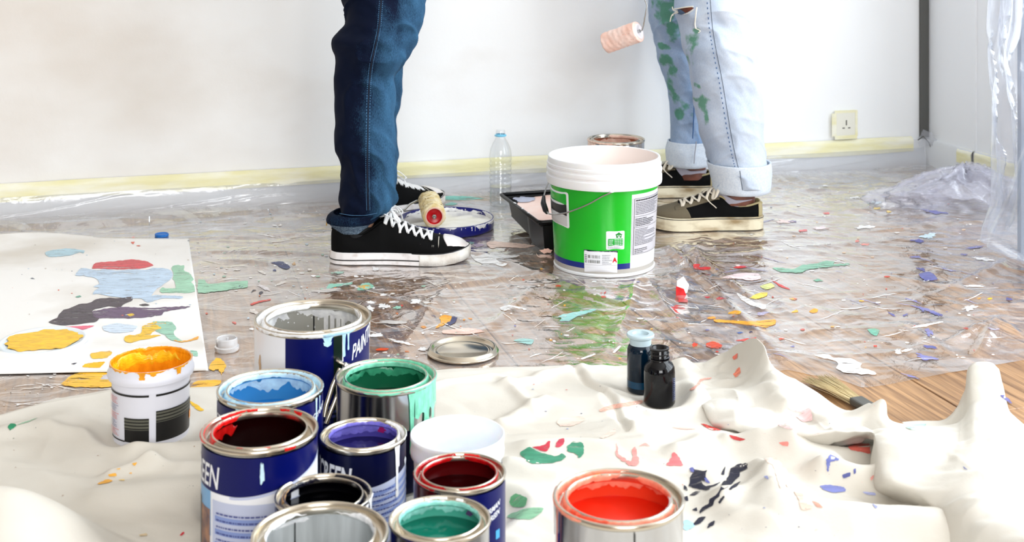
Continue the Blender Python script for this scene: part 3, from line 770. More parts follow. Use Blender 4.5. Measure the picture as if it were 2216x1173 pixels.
# 4 green can
GR = paint((120, 202, 170), .25); GR2 = paint((60, 160, 120), .25)
t, r, h, rp = tin_can('green', 'bright metal can of dark green paint, pale green rim and drips on its right side', (8, 74, 50), (26, 118, 82), .042)
smear('paint_smear', rp, -180, 180, .55, 1.02, GR, t, 51, .0010, .08)
smear('paint_smear', rp, 10, 215, .02, .56, GR, t, 53, .0010, .10)
smear('paint_smear', rp, -40, 60, .12, .40, GR, t, 55, .0010, .10)
smear('paint_coat', [(r-.0017, h-.011), (r-.0017, h-.042)], 90, 275, 0, .38, GR2, t, 57, .0010, .25)
for dg, ln, w in ((52, .062, .014), (40, .030, .010), (66, .045, .008), (30, .080, .007), (74, .026, .010), (47, .030, .012)): drip('paint_drip', r, dg, h-.006, h-.006-ln, w, GR, t)
cyl_patch('paint_run', r, 34, 80, lambda p: h-.030-.012*abs(math.sin(p*.21)), h-.005, GR, t, off=.0011)
cyl_patch('label', r, -70, 30, .004, h-.055, M_navyd, t)
cyl_patch('label', r, 30, 90, .004, h-.062, M_navyd, t)
M_yel = mat('yellow_print', (240, 200, 20), .4)
for q in range(4): cyl_patch('label_band', r, 44, 76, h-.094-.0135*q, h-.086-.0135*q, M_yel, t, off=.0009)
cyl_patch('label_band', r, 40, 80, .004, .020, M_whitep, t, off=.0009)
smear('paint_smear', rp, 190, 215, .05, .5, PW, t, 59, .0014, .06)

# 5 purple can
PP = paint((120, 112, 206), .25)
t, r, h, rp = tin_can('purple', 'small can of dark purple-blue paint with a navy SCREEN label, right of the red one', (28, 24, 84), (84, 76, 168), .024, pr=.06)
smear('paint_coat', [(r-.0017, h-.0085), (r-.0017, h-.026)], -180, 180, 0, .55, PP, t, 61, .0010, .25)
smear('paint_smear', rp, -180, 180, .86, 1.04, PP, t, 63, .0008, .06)
smear('paint_smear', rp, 60, 150, .10, .80, PW, t, 65, .0012, .14)
smear('paint_smear', rp, 160, 178, .05, .5, PW, t, 66, .0012, .1); smear('paint_smear', rp, 5, 60, .60, .86, PW, t, 67, .0010, .12)
V, Fc = patch_vf(blob(math.radians(152)*r, h-.014, .006, .0035, 5, 20, .3), cylmap(r, -.0030)); mk('paint_drop', V, Fc, paint((150, 20, 90)), t)
bt = lambda p: h-.048+.006*max(0, (p+25)/100)**1.5*2.2
cyl_patch('label', r, -92, 92, bt, h-.0070, M_navyd, t)
cyl_patch('label', r, -92, 92, .004, bt, M_pale, t)
for q in range(5): cyl_patch('table_row', r, 2, 84, lambda p, q=q: bt(p)-.0120-.0092*q, lambda p, q=q: bt(p)-.0075-.0092*q, M_bar, t, off=.0008)
text_rows('small_print', r, 10, 60, .030, .070, 7, M_barl, t, 8, .25, off=.0012)
cyl_text('lettering', 'SCREEN', r, -88, h-.0440, .0340, M_whitep, t, .22, bold=.03, sx=.54, slope=-.02)
barcode('barcode', r, 62, 84, .018, .034, M_black, t, 4)
V, Fc = patch_vf(blob(math.radians(76)*r, h-.030, .0040, .0042, 6, 18, .5), cylmap(r, .0010)); mk('label_symbol', V, Fc, M_whitep, t)
drip('paint_drip', r, 50, h-.004, h-.066, .0055, PW, t); drip('paint_drip', r, 53, h-.004, h-.030, .004, PW, t)

# 6 black can
t, r, h, rp = tin_can('black', 'small can of black paint, dark speckled bare rim, behind the empty grey can', (2, 2, 4), (3, 3, 8), .020, pr=.10)
PB = paint((8, 8, 26), .15)
smear('paint_smear', rp, 30, 175, .10, .85, PB, t, 71, .0010, .10); smear('paint_smear', rp, -180, 30, .80, 1.02, PB, t, 73, .0008, .10)
smear('paint_smear', rp, 62, 88, .02, .3, PW, t, 75, .0012, .06)
smear('paint_smear', rp, -120, -75, .62, .92, paint((196, 150, 92)), t, 76, .0010, .1)
for dg in (-150, -120, 140, 160, -172): smear('paint_smear', rp, dg-4, dg+4, .08, .24, PB, t, dg, .0012, .08)
cyl_patch('label', r, -92, 92, .004, h-.0070, M_navy, t); drip('paint_drip', r, 74, h-.004, h-.045, .007, PW, t); drip('paint_drip', r, 62, h-.004, h-.022, .005, PW, t)

# 7 empty grey can in the foreground
M_grin = mat('grey_residue', (210, 214, 216), .45); add_noise_color(M_grin, (186, 190, 190), (238, 242, 243), 9, 5, (6, 6, .6))
t, r, h, rp = tin_can('grey', 'near-empty can with pale grey inside, bare tin rim, nearest at the bottom edge', (222, 226, 228), (226, 230, 232), .075)
[c for c in t.children if c.name.startswith('inner_wall')][0].data.materials[0] = M_grin
smear('paint_smear', rp, -165, 165, .84, 1.02, PW, t, 81, .0008, .08)
smear('paint_coat', [(r-.0017, h-.011), (r-.0017, h-.042)], 190, 235, 0, .24, PW, t, 83, .0010, .12)
cyl_patch('seam', r-.0016, 203, 204.4, h-.08, h-.012, M_black, t, off=-.0006); 
cyl_patch('label', r, -92, 92, .004, h-.0085, M_pale, t); cyl_patch('label', r, 50, 92, .06, h-.010, M_navy, t, off=.0008)

# 8 dark red can
DR = paint((176, 10, 14), .14)
t, r, h, rp = tin_can('darkred', 'small can of deep red paint with glossy red rim, before the white tub', (40, 2, 4), (96, 6, 10), .026, pr=.08)
smear('paint_smear', rp, -185, -12, .02, 1.0, DR, t, 91, .0009, .06); smear('paint_smear', rp, -12, 180, .62, 1.03, DR, t, 93, .0008, .10)
smear('paint_smear', rp, 150, 176, .0, .9, RD, t, 95, .0010, .06)
cyl_patch('label', r, -18, 92, .004, h-.0070, M_navy, t); cyl_patch('label', r, -92, -18, .004, h-.0070, M_navyd, t)
cyl_patch('paint_run', r, -88, -30, lambda p: h-.050-.02*abs(math.sin(p*.11)), h-.005, mat('dried_dark_red', (70, 2, 4), .2), t, off=.0009)
cyl_text('lettering', 'GERMAN', r, 28, h-.035, .0085, M_whitep, t, .3, bold=.02, slope=.30, sx=.8); cyl_text('lettering', 'SCREEN', r, 31, h-.0435, .0085, M_whitep, t, .3, bold=.02, slope=.30, sx=.8)
cyl_patch('label_square', r, 50, 58, h-.064, h-.054, mat('cyan_print', (60, 160, 214), .4), t, off=.0009)
cyl_patch('label_edge', r, 84, 90, .004, h-.012, mat('pink_print', (240, 200, 206), .4), t, off=.0009)

# 9 teal can
TL = paint((150, 220, 208), .25); CRM = paint((236, 228, 212), .35)
t, r, h, rp = tin_can('teal', 'small can of teal green paint with cream splashes on its rim, at the bottom edge', (14, 112, 92), (88, 186, 164), .022, pr=.08)
smear('paint_coat', [(r-.0017, h-.0085), (r-.0017, h-.024)], 60, 300, 0, .5, TL, t, 101, .0010, .35)
smear('paint_smear', rp, -180, 180, .84, 1.03, TL, t, 103, .0009, .06)
smear('paint_smear', rp, -170, -55, .20, .78, CRM, t, 105, .0010, .14)
for dg in (-165, 176, 155): smear('paint_smear', rp, dg-6, dg+5, .02, .9, PW, t, dg, .0022, .05)
V, Fc = patch_vf(blob(math.radians(140)*r, h-.014, .005, .003, 5, 20, .3), cylmap(r, -.0030)); mk('paint_drop', V, Fc, paint((90, 60, 110)), t)
smear('paint_smear', rp, -12, 6, .82, .98, paint((60, 180, 120)), t, 107, .0014, .05)

# 10 coral can
CO = paint((246, 142, 116), .3); CO2 = paint((240, 92, 62), .3)
t, r, h, rp = tin_can('coral', 'large can of orange-red paint with coral rim and plain shiny tin side', (236, 42, 14), (238, 76, 44), .030, pr=.35)
smear('paint_smear', rp, -200, 88, .35, 1.03, CO, t, 111, .0012, .12); smear('paint_smear', rp, -190, -20, .02, .40, CO, t, 113, .0010, .10)
smear('paint_smear', rp, 88, 160, .78, 1.03, CO, t, 114, .0010, .06); smear('paint_smear', rp, 30, 100, .80, 1.0, PW, t, 116, .0016, .06)
smear('paint_coat', [(r-.0017, h-.011), (r-.0017, h-.031)], 90, 280, 0, .40, CO, t, 117, .0010, .35)
smear('paint_smear', rp, 195, 215, .35, .85, paint((244, 190, 20)), t, 118, .0020, .10); smear('paint_smear', rp, 228, 236, .6, .8, paint((244, 180, 40)), t, 119, .0020, .10)
smear('paint_smear', rp, -60, -10, .62, .9, CO2, t, 121, .0016, .12)
for dg, ln, w in ((-76, .030, .006), (-68, .056, .0045), (-84, .022, .006)): drip('paint_drip', r, dg, h-.006, h-.006-ln, w, CO if dg != -76 else PW, t)
cyl_patch('seam', r, 13, 14.2, .006, h-.008, M_black, t, off=.0004)

# 11 white plastic tub
M_plw = mat('white_plastic', (236, 242, 250), .35, spec=.4, Subsurface_Weight=.15)
t, r, h = can_root('tub', 'plastic_tub', 'round white plastic tub, empty, blue-white rim, behind the deep red can', 'tub', None)
lathe('body', [(0, .004), (r*.84, .004), (r*.86, 0), (r*.93, h-.030), (r*.935, h-.028), (r*.99, h-.026), (r, h-.020), (r*.985, h-.016), (r*.985, h-.008), (r*1.0, h-.006), (r*1.0, h-.001), (r*.985, h), (r*.965, h-.001), (r*.955, h-.010), (r*.90, h-.035), (r*.86, h-.048), (0, h-.050)], M_plw, t, 96, sharp=None)
cyl_patch('label', r*.925, 38, 92, .01, h-.034, M_navy, t, off=.0016); cyl_patch('label_band', r*.90, -60, -20, .02, .045, M_yel, t, off=.0026)

# 12 white tub with orange paint
M_pl2 = mat('white_tub_plastic', (232, 233, 244), .3, spec=.4)
t, r, h = can_root('orange', 'plastic_tub', 'white plastic tub with black blocks, full of orange-yellow paint, left of the cans', 'tub', None)
q = r
lathe('body', [(0, .004), (q*.84, .004), (q*.865, 0), (q*.87, .003), (q*.90, h-.026), (q*.915, h-.023), (q*.985, h-.021), (q*1.0, h-.017), (q*1.0, h-.013), (q*.975, h-.011), (q*.955, h-.004), (q*.945, h), (q*.93, h-.001), (q*.925, h-.006), (q*.90, h-.03), (q*.88, h-.050), (0, h-.052)], M_pl2, t, 96, sharp=.8)
OR = paint((250, 160, 20), .25); YE = paint((250, 196, 30), .25)
smear('paint_coat', [(q*.93, h-.001), (q*.925, h-.006), (q*.90, h-.03), (q*.88, h-.050)], -180, 180, 0.05, 1.0, OR, t, 131, .0010, .05, 20)
smear('paint_smear', [(q*.955, h-.008), (q*.945, h), (q*.93, h-.001), (q*.925, h-.008)], -180, 180, .4, 1.0, OR, t, 133, .0012, .30)
smear('paint_coat', [(q*.925, h-.006), (q*.90, h-.03)], 130, 280, 0.15, .8, YE, t, 135, .0020, .35, 20)
for dg, ln in ((-12, .010), (40, .014), (3, .004)): drip('paint_drip', q*.955, dg, h+.0002, h-.003-ln, .009, OR, t)
V = [(0, 0, h-.046)]+[(q*.885*math.sin(a*PI/24), -q*.885*math.cos(a*PI/24), h-.046) for a in range(48)]
mk('wet_paint', V, [(0, 1+(i+1) % 48, 1+i) for i in range(48)], mat('wet_orange', (250, 140, 10), .1), t)
rb = q*.885
def tubm(zz): return q*(.87+.03*zz/(h-.026))
def tpatch(name, p0, p1, z0, z1, m, off=.0007, n=None):
    n = n or max(2, int(abs(p1-p0)/4)); V = []
    for i in range(n+1):
        a = math.radians(p0+(p1-p0)*i/n)
        for z in (z0, z1): V.append(((tubm(z)+off)*math.sin(a), -(tubm(z)+off)*math.cos(a), z))
    return mk(name, V, grid_faces(n+1, 2), m, t)
tpatch('label_line', -88, -3, h-.037, h-.034, M_black); tpatch('label_line', 7, 88, h-.037, h-.034, M_black)
M_olv = mat('olive_print', (96, 96, 84), .4)
tpatch('label_block', -42, -3, .008, .026, M_black); tpatch('label_block', 7, 88, .008, .036, M_black)
tpatch('label_block', -42, -3, .026, .043, M_olv); tpatch('label_block', 7, 88, .036, .052, M_olv)
for k in range(4): tpatch('label_line', -42, -3, .027+.0046*k, .0287+.0046*k, M_black, .0010); tpatch('label_line', 7, 88, .037+.0046*k, .0387+.0046*k, M_black, .0010)
tpatch('label_line', -88, -42, .0075, .0095, M_black)
tpatch('label_mark', 74, 90, .022, .034, mat('orange_print', (250, 150, 20), .4), .0014)
M_txr = mat('red_text', (214, 110, 116), .5); M_txb = mat('blue_text', (120, 124, 160), .5)
for k in range(5): text_rows('small_print', rb, -84, -52, .014+.0115*k, .024+.0115*k, 5, M_txr if k % 2 == 0 else M_txb, t, 20+k, .4, off=.0012+.0012*k/5, word=.0025)
# tub's side ear
tube('lid_tab', [(-q*.95, -.004, h-.020), (-q*1.05, -.006, h-.019), (-q*1.12, -.004, h-.021)], [.009, .007, .003], M_pl2, t, 10, flat=.35, up=(0, 0, 1))
# ================= TAPE, SOCKET =================
def tape_strip(name, f, n, seed, m=M_tape, parent=None):
    V = np.zeros((n, 9, 3))
    for i in range(n):
        a = i/(n-1)
        for j in range(9):
            b = j/8
            zt = .104+.003*mnoise.noise(Vector((a*14, seed, 0))); zb = .060+.006*mnoise.noise(Vector((a*9, seed, 3)))
            d = .0148+.0022*max(0, mnoise.noise(Vector((a*20, b*2.2, seed))))+.0010*mnoise.noise(Vector((a*90, b*4, seed)))
            if b > .85: d = max(.0015, d-.013*(b-.85)/.15)
            V[i, j] = f(a, d, zb+(zt-zb)*b)
    return np_grid(name, V, m, parent)
o = tape_strip('masking_tape', lambda a, d, z: R(-2.0+4.262*a, d, z), 500, 3)
tag(o, 'long pale yellow masking tape along the top of the back baseboard', 'tape')
o = tape_strip('masking_tape', lambda a, d, z: R(2.32-d, .17+.07*a, z-.008), 12, 5); tag(o, 'short cream tape piece on the right pier baseboard', 'tape')
o = tape_strip('masking_tape', lambda a, d, z: R(2.326-d, .245+.6*a, z-.008), 60, 8); tag(o, 'faint tape strip beyond the pier, behind the wrapped film', 'tape')
# torn scrap of tape/film where strip meets the skirting corner
sp = R(2.24, .0, .0)
t = thing('tape_scrap', 'torn dark and clear tape scrap at the foot of the grey strip', 'tape', R(2.30, .03, .10))
tube('torn_edge', [(-.03, -.006, -.004), (-.012, 0, .006), (.004, -.004, -.012), (.012, 0, -.030)], .0035, M_gap, t, 6, flat=.4)
V, Fc = patch_vf(blob(0, 0, .030, .022, 4, 20, .5), lambda x, z: (x, -.008-.01*math.sin(x*80), z)); mk('film_scrap', V, Fc, M_film2, t)
# wall socket
t = thing('wall_socket', 'square cream wall socket edged with masking tape, low on the back wall', 'socket', R(2.03, 0, .153), math.atan2(U.y, U.x))
V, Fc = box_vf(-.036, .036, -.012, 0, -.040, .040); bevel(mk('plate', V, Fc, mat('socket_plastic', (238, 236, 222), .4), t, False), .004, 3)
for dx, dz, w, h in ((0, .004, .002, .008), (-.0095, -.012, .004, .0018), (.0095, -.012, .004, .0018)):
    V, Fc = box_vf(dx-w, dx+w, -.0128, -.011, dz-h/1, dz+h/1); mk('pin_slot', V, Fc, mat('slot_grey', (120, 118, 110), .6), t, False)
for (x0, x1, z0, z1) in ((-.050, -.034, -.036, .034), (-.040, .036, -.046, -.034), (.030, .038, -.038, .040), (-.04, .036, .034, .042)):
    n = 14; V = []
    for i in range(n+1):
        for j in range(3):
            x = x0+(x1-x0)*i/n; z = z0+(z1-z0)*j/2
            V.append((x, -.0128-.0012*mnoise.noise(Vector((x*200, z*200, 1))), z+.0015*mnoise.noise(Vector((x*150, 3, j)))))
    mk('tape_edge', V, grid_faces(n+1, 3), M_tape, t)

# ================= BUCKET =================
bx, by = .205, 2.809
t = thing('paint_bucket', 'large green-labelled plastic bucket with white rim and wire handle', 'bucket', (bx, by, .0022), math.atan2(-bx, by))
M_bw = mat('bucket_plastic', (244, 244, 246), .32, spec=.45, Subsurface_Weight=.1)
M_bt = mat('bucket_lower', (206, 204, 200), .35)
M_green = mat('green_label', (10, 186, 30), .22); add_noise_color(M_green, (4, 162, 24), (18, 196, 38), 3, 2)
rb0, rt0, hb = .1095, .120, .2425
def br_(z): return rb0+(rt0-rb0)*z/.20
lathe('body', [(0, .004), (rb0-.006, .004), (rb0-.004, 0), (rb0+.002, 0), (rb0+.003, .004), (rb0, .007)]+[(br_(z), z) for z in np.linspace(.012, .2, 10)], M_bw, t, 128)
lathe('rim', [(rt0, .186), (rt0+.0075, .186), (rt0+.0085, .190), (rt0+.0085, .203), (rt0+.0062, .205), (rt0+.0062, .2085), (rt0+.0082, .210), (rt0+.0088, .214), (rt0+.0082, .218), (rt0+.006, .2195), (rt0+.006, .223),
              (rt0+.0072, .2245), (rt0+.0072, .229), (rt0+.0052, .231), (rt0+.0052, .239), (rt0+.004, hb), (rt0+.001, hb+.0006), (rt0-.001, hb-.001)], M_bw, t, 128)
M_in = mat('bucket_inside', (252, 240, 234), .5)
lathe('inside', [(rt0-.001, hb-.001), (rt0-.003, .20), (rt0-.007, .10), (0, .10)], M_in, t, 96)
def bpatch(name, p0, p1, z0, z1, m, off=.0006, n=None, nz=6, par=None):
    n = n or max(2, int(abs(p1-p0)/4)); V = []
    for i in range(n+1):
        p = p0+(p1-p0)*i/n; a = math.radians(p)
        za = z0(p) if callable(z0) else z0; zb = z1(p) if callable(z1) else z1
        for j in range(nz+1):
            z = za+(zb-za)*j/nz; rr = br_(z)+off; V.append((rr*math.sin(a), -rr*math.cos(a), z))
    return mk(name, V, grid_faces(n+1, nz+1), m, par or t)
def bmap(off=.001): return lambda x, z: ((br_(z)+off)*math.sin(x/.115), -(br_(z)+off)*math.cos(x/.115), z)
bpatch('label', -100, 30, .0285, .187, M_green); bpatch('label_band', -100, 30, .0165, .0285, mat('blue_band_print', (16, 40, 128), .3))
bpatch('label', 30, 82, .176, .187, M_green)
bpatch('base_band', -100, 82, .007, .0165, mat('grey_band', (186, 182, 176), .4))
M_gl = mat('grey_label', (202, 200, 206), .35)
lab = bpatch('text_label', 31, 84, .044, .168, M_gl, .0010)
def brows(name, d0, d1, z0, z1, rows, m, seed, fill=.5, off=.0018, word=.003, minl=.6):
    rnd = random.Random(seed); V = []; Fc = []; f = bmap(off); x0 = math.radians(d0)*.115; x1 = math.radians(d1)*.115
    for i in range(rows):
        z = z1-(z1-z0)*(i+.5)/rows; hh = (z1-z0)/rows*fill/2; x = x0; end = x0+(x1-x0)*rnd.uniform(minl, 1)
        while x < end:
            w = min(rnd.uniform(.4, 1.8)*word, end-x); k = len(V)
            V += [f(x, z-hh), f(x+w, z-hh), f(x+w, z+hh), f(x, z+hh)]; Fc.append((k, k+1, k+2, k+3)); x += w+word*.3
    return mk(name, V, Fc, m, t, False)
M_tx = mat('dark_text', (50, 48, 54), .5)
M_tx2 = mat('grey_text', (110, 108, 116), .5)
brows('small_print', 35, 80, .160, .165, 1, M_tx, 1, .6, minl=.95); brows('small_print', 35, 80, .131, .159, 8, M_tx2, 2, .5); brows('small_print', 35, 66, .106, .124, 5, M_tx, 3, .5, minl=.4)
brows('small_print', 35, 78, .064, .101, 11, M_tx2, 4, .45, minl=.3); brows('small_print', 35, 60, .047, .058, 3, M_tx, 5, .4, minl=.4)
for z in (.1665, .127, .1035, .0455): bpatch('label_line', 33.5, 83, z, z+.0006, M_tx, .0019, nz=1)
bpatch('label_line', 33, 33.5, .0455, .1665, M_tx, .0019, n=1)
# white corner logo frame at left
def rrect(x0, x1, z0, z1, r, n=6):
    out = []
    for cx, cz_, a0 in ((x1-r, z1-r, 0), (x0+r, z1-r, 90), (x0+r, z0+r, 180), (x1-r, z0+r, 270)):
        for i in range(n+1): a = math.radians(a0+90*i/n); out.append((cx+r*math.cos(a), cz_+r*math.sin(a)))
    return out
def bpoly(name, poly, m, off, sp=.006):
    V, Fc = patch_vf(poly, bmap(off), spacing=sp); return mk(name, V, Fc, m, t)
X = lambda d: math.radians(d)*.115
bpoly('logo_frame', rrect(X(-90), X(-40), .098, .176, .005), M_bw, .0012)
bpoly('logo_field', rrect(X(-90), X(-43), .148, .172, .003), M_green, .0018)
bpoly('logo_field', rrect(X(-90), X(-43), .124, .149, .001), M_black, .0019)
bpoly('logo_field', rrect(X(-90), X(-43), .101, .124, .003), mat('logo_grey', (206, 206, 206), .4), .0018)
bpoly('logo_bar', rrect(X(-86), X(-80), .120, .146, .001), M_bw, .0024)
# eco label
bpoly('eco_label', rrect(X(2.2), X(22.2), .060, .100, .0025), M_whitep, .0012)
M_gd = mat('green_dark_print', (20, 140, 40), .4)
house = [(X(13), .0855), (X(13), .0915), (X(11.4), .0915), (X(15.8), .0975), (X(20.2), .0915), (X(18.7), .0915), (X(18.7), .0855)]
bpoly('house_mark', house, M_gd, .0018, 0); bpoly('house_mark', blob(X(14.7), .0905, .0014, .0014, 1, 12, 0), M_whitep, .0023, 0); bpoly('house_mark', blob(X(17.0), .0905, .0014, .0014, 1, 12, 0), M_whitep, .0023, 0)
bpoly('house_mark', rrect(X(14.8), X(16.8), .0862, .0885, .0004), M_whitep, .0023, 0)
bpoly('table_mark', rrect(X(4.2), X(20.6), .0685, .0838, .0015), mat('eco_green', (20, 170, 50), .4), .0018)
for i in range(4):
    for j in range(5): bpoly('table_mark', blob(X(11.8+1.9*j), .0712+.0035*i, .0012, .0009, i+j, 8, 0), M_whitep, .0024, 0)
brows('small_print', 5, 10, .070, .082, 4, M_whitep, 7, .35, .0024, .002, .8); brows('small_print', 4, 20, .0615, .0675, 3, M_tx2, 8, .3, .0018, .002, .7)
# price label
bpoly('barcode_label', rrect(X(-22), X(14.5), .010, .058, .0006), M_whitep, .0022)
bpoly('barcode_header', rrect(X(-22), X(14.5), .0535, .058, .0004), M_navyd, .0028)
bpoly('barcode_header', rrect(X(-21.5), X(-3.6), .0538, .0565, .0008), M_whitep, .0034)
V, Fc = text_vf('Vinouxe Emulsion', bmap(.0036), .0042, 0, .02, X(-2), .0542, 1.02); mk('lettering', V, Fc, M_whitep, t, False)
V, Fc = text_vf('A', bmap(.0030), .0135, 0, .045, X(9.4), .0335, .95); mk('lettering', V, Fc, mat('red_letter', (214, 10, 30), .4), t, False)
M_bc = mat('barcode_ink', (70, 74, 60), .5)
for z0 in (.041, .0305):
    rnd = random.Random(int(z0*9000)); x = X(-17.5); V = []; Fc = []; f = bmap(.0030)
    while x < X(-4.5):
        w = rnd.choice((.0003, .0005, .0010)); k = len(V); V += [f(x, z0), f(x+w, z0), f(x+w, z0+.0065), f(x, z0+.0065)]; Fc.append((k, k+1, k+2, k+3)); x += w+rnd.choice((.0004, .0008, .0014))
    mk('barcode', V, Fc, M_bc, t, False)
brows('small_print', -21, -18.5, .030, .049, 5, M_tx2, 9, .6, .0030, .002, .9); brows('small_print', -2, 9, .028, .050, 6, M_tx2, 10, .3, .0030, .0016, .6)
bpatch('label_line', -21, 14, .0262, .0265, M_tx2, .0031, nz=1); bpatch('label_line', -21, 10, .0205, .0208, M_gl, .0031, nz=1)
# bail: wire from the right lug round the front to a black grip at the left
L1 = Vector(((br_(.186)+.010)*math.sin(math.radians(7)), -(br_(.186)+.010)*math.cos(math.radians(7)), .186))
pts = [L1+Vector((.003, .004, .006)), L1, ]
for u_, z_, o_ in ((-2, .176, .006), (-14, .160, .006), (-27, .146, .007), (-40, .134, .008), (-55, .125, .010), (-70, .119, .012), (-84, .117, .012)):
    a = math.radians(u_); rr = br_(z_)+o_; pts.append(Vector((rr*math.sin(a), -rr*math.cos(a), z_)))
grip_a = Vector((-(rt0+.010), -.004, .118)); grip_b = Vector((-(rt0+.016), .034, .140))
pts += [grip_a]
P2 = crom([tuple(p) for p in pts], 60); tube('handle', [Vector(p) for p in P2], .0017, M_steel, t, 10)
tube('handle_grip', [grip_a+Vector((.004, -.008, -.004)), grip_a, (grip_a+grip_b)/2+Vector((-.003, 0, 0)), grip_b], [.004, .0065, .0065, .004], M_black, t, 12)
tube('handle', [grip_b, grip_b+Vector((.004, .02, .015)), Vector((-(rt0+.004), .07, .172)), Vector((-(rt0-.02), .105, .186))], .0017, M_steel, t, 8)
lathe('handle_lug', [(0, 0), (.005, 0), (.006, -.004), (0, -.006)], M_bw, t, 16, c=(L1.x, L1.y+.004, .190))

# ================= copper-coloured can behind the bucket =================
CANS['copper'] = (.277, 3.357, .075, .190)
x, y, r, h = CANS['copper']
def floor_can():
    t = thing('paint_can', 'tin of copper-brown paint with pink-smeared rim, standing behind the green bucket', 'can', (x, y, .0022), math.atan2(-x, y))
    h2 = h-.002
    lathe('body', [(0, .003), (r-.004, .003), (r, 0), (r, h2-.006)], M_tin2, t, 96); rp = rim_profile(r, h2); lathe('rim', rp, M_tin, t, 96, sharp=None)
    lathe('inner_wall', [(rp[-1][0], h2-.008), (r-.002, h2-.011), (r-.002, h2-.05), (0, h2-.05)], paint((196, 120, 88), .3), t, 64)
    PK = paint((252, 208, 190), .35)
    smear('paint_smear', rp, -100, 0, .02, .6, PK, t, 141, .0010, .1); smear('paint_smear', rp, 90, 200, .7, 1.03, PK, t, 143, .0012, .1)
    cyl_patch('paint_run', r, -90, -45, h2-.06, h2-.006, PK, t); drip('paint_drip', r, 10, h2-.004, h2-.03, .006, PK, t)
    smear('paint_coat', [(r-.0022, h2-.0115), (r-.0022, h2-.04)], 140, 220, 0, .6, PK, t, 147, .0012, .4)
    cyl_patch('seam', r-.0024, 174, 176, h2-.045, h2-.012, paint((140, 76, 52)), t, off=-.0005)
floor_can()

# ================= TRAY =================
t = thing('paint_tray', 'black roller tray coated with pale pink paint, half behind the green bucket', 'tray', (-.029, 3.20, .0022), 0)
ta = Vector((.0, 0, 0)); dl = Vector((.087, -.293, 0)).normalized(); dw = Vector((.958, .287, 0)).normalized()
Lt, Wt, Ht = .318, .285, .072
def tp(a, b, z): return dl*(a*Lt)+dw*(b*Wt)+Vector((0, 0, z))
M_tray = mat('tray_black', (4, 4, 5), .35, spec=.3); M_pink = mat('pink_paint', (253, 214, 198), .35); add_noise_color(M_pink, (250, 204, 186), (254, 226, 214), 12, 4); add_bump(M_pink, 50, .0008, .4)
def tray_mesh():
    na, nb = 48, 40; V = np.zeros((na, nb, 3))
    for i in range(na):
        a = i/(na-1)
        for j in range(nb):
            b = j/(nb-1); e = min(b, 1-b)*Wt; ea = min(a, 1-a)*Lt
            fl = .054 if a < .7 else .052
            w = min(1, e/.020); w2 = min(1, ea/.022); k = min(w, w2)
            z = Ht+(fl-Ht)*(k**.8)
            if min(e, ea) < .006: z = Ht
            # walls lean inwards
            V[i, j] = tp(a, b, z)
    o = np_grid('basin', V, M_tray, t); s = o.modifiers.new('s', 'SOLIDIFY'); s.thickness = .0025; s.offset = -1; return o
# two side shells: outer skirt that follows the basin, deep at the near end
def shell():
    n = 30; V = []
    ring = [(0, 0)]+[(i/n, 0) for i in range(1, n)]+[(1, 0)]+[(1, i/n) for i in range(1, n)]+[(1, 1)]+[(1-i/n, 1) for i in range(1, n)]+[(0, 1)]+[(0, 1-i/n) for i in range(1, n)]
    m_ = len(ring)
    for (a, b) in ring:
        bz = .020 if a < .05 else (.020-.014*(a-.05)/.6 if a < .65 else 0)
        bz = max(0, bz)
        ins = .012+.010*(1 if a < .6 else .5)
        aa = min(max(a, ins/Lt), 1-ins/Lt*.6); bb_ = min(max(b, ins/Wt), 1-ins/Wt)
        V += [tp(a, b, Ht), tp(a, b, Ht-.006), tp(aa*.7+a*.3, bb_*.7+b*.3, Ht-.010), tp(aa, bb_, bz+.006), tp(aa, bb_, bz)]
    return mk('side_wall', V, grid_faces(m_, 5, True), M_tray, t, True, .6)
tray_mesh(); shell()
tube('rim', [tp(a, b, Ht) for a, b in ((.02, 0), (.5, 0), (.98, 0), (1, .03), (1, .5), (1, .97), (.98, 1), (.5, 1), (.02, 1), (0, .97), (0, .5), (0, .03), (.02, 0))], .0042, M_tray, t, 8)
def fl(a): return .0385-.006*max(0, (a-.04))/.5 if a < .54 else .0335-.006*(a-.54)
V, Fc = patch_vf([(.08, .30), (.045, .42), (.045, .96), (.5, .96), (.97, .96), (.98, .5), (.978, .022), (.62, .022), (.36, .024), (.20, .10)], lambda a, b: tp(a, b, .0655+.001*a+.001*mnoise.noise(Vector((a*9, b*9, 2)))), spacing=.03, step=.03, amp=.010, seed=4)
mk('pink_paint', V, Fc, M_pink, t)
V, Fc = patch_vf(blob(.17, .17, .11, .09, 4, 40, .3), lambda a, b: tp(a, b, .0675), spacing=.03, step=.015, amp=.008); mk('grey_streaks', V, Fc, paint((176, 182, 204)), t)
V, Fc = patch_vf(blob(.26, .66, .05, .10, 9, 40, .7), lambda a, b: tp(a, b, .0655), spacing=.03, step=.015, amp=.010); mk('bare_patch', V, Fc, M_tray, t)
for a_, w_ in ((.60, .02), (.75, .012), (.40, .03)):
    V, Fc = patch_vf(blob(a_, 0, w_, .010, int(a_*50), 20, .4), lambda a, b: tp(a, b, Ht+.0048)); mk('paint_drop', V, Fc, PW, t)
V, Fc = patch_vf(blob(0, .002, .006, .0035, 3, 20, .5), lambda a, b: tuple(tp(1, .06, .004)+Vector((a*2-.0, -.008, b*1.5)))); mk('paint_drop', V, Fc, M_pink, t)

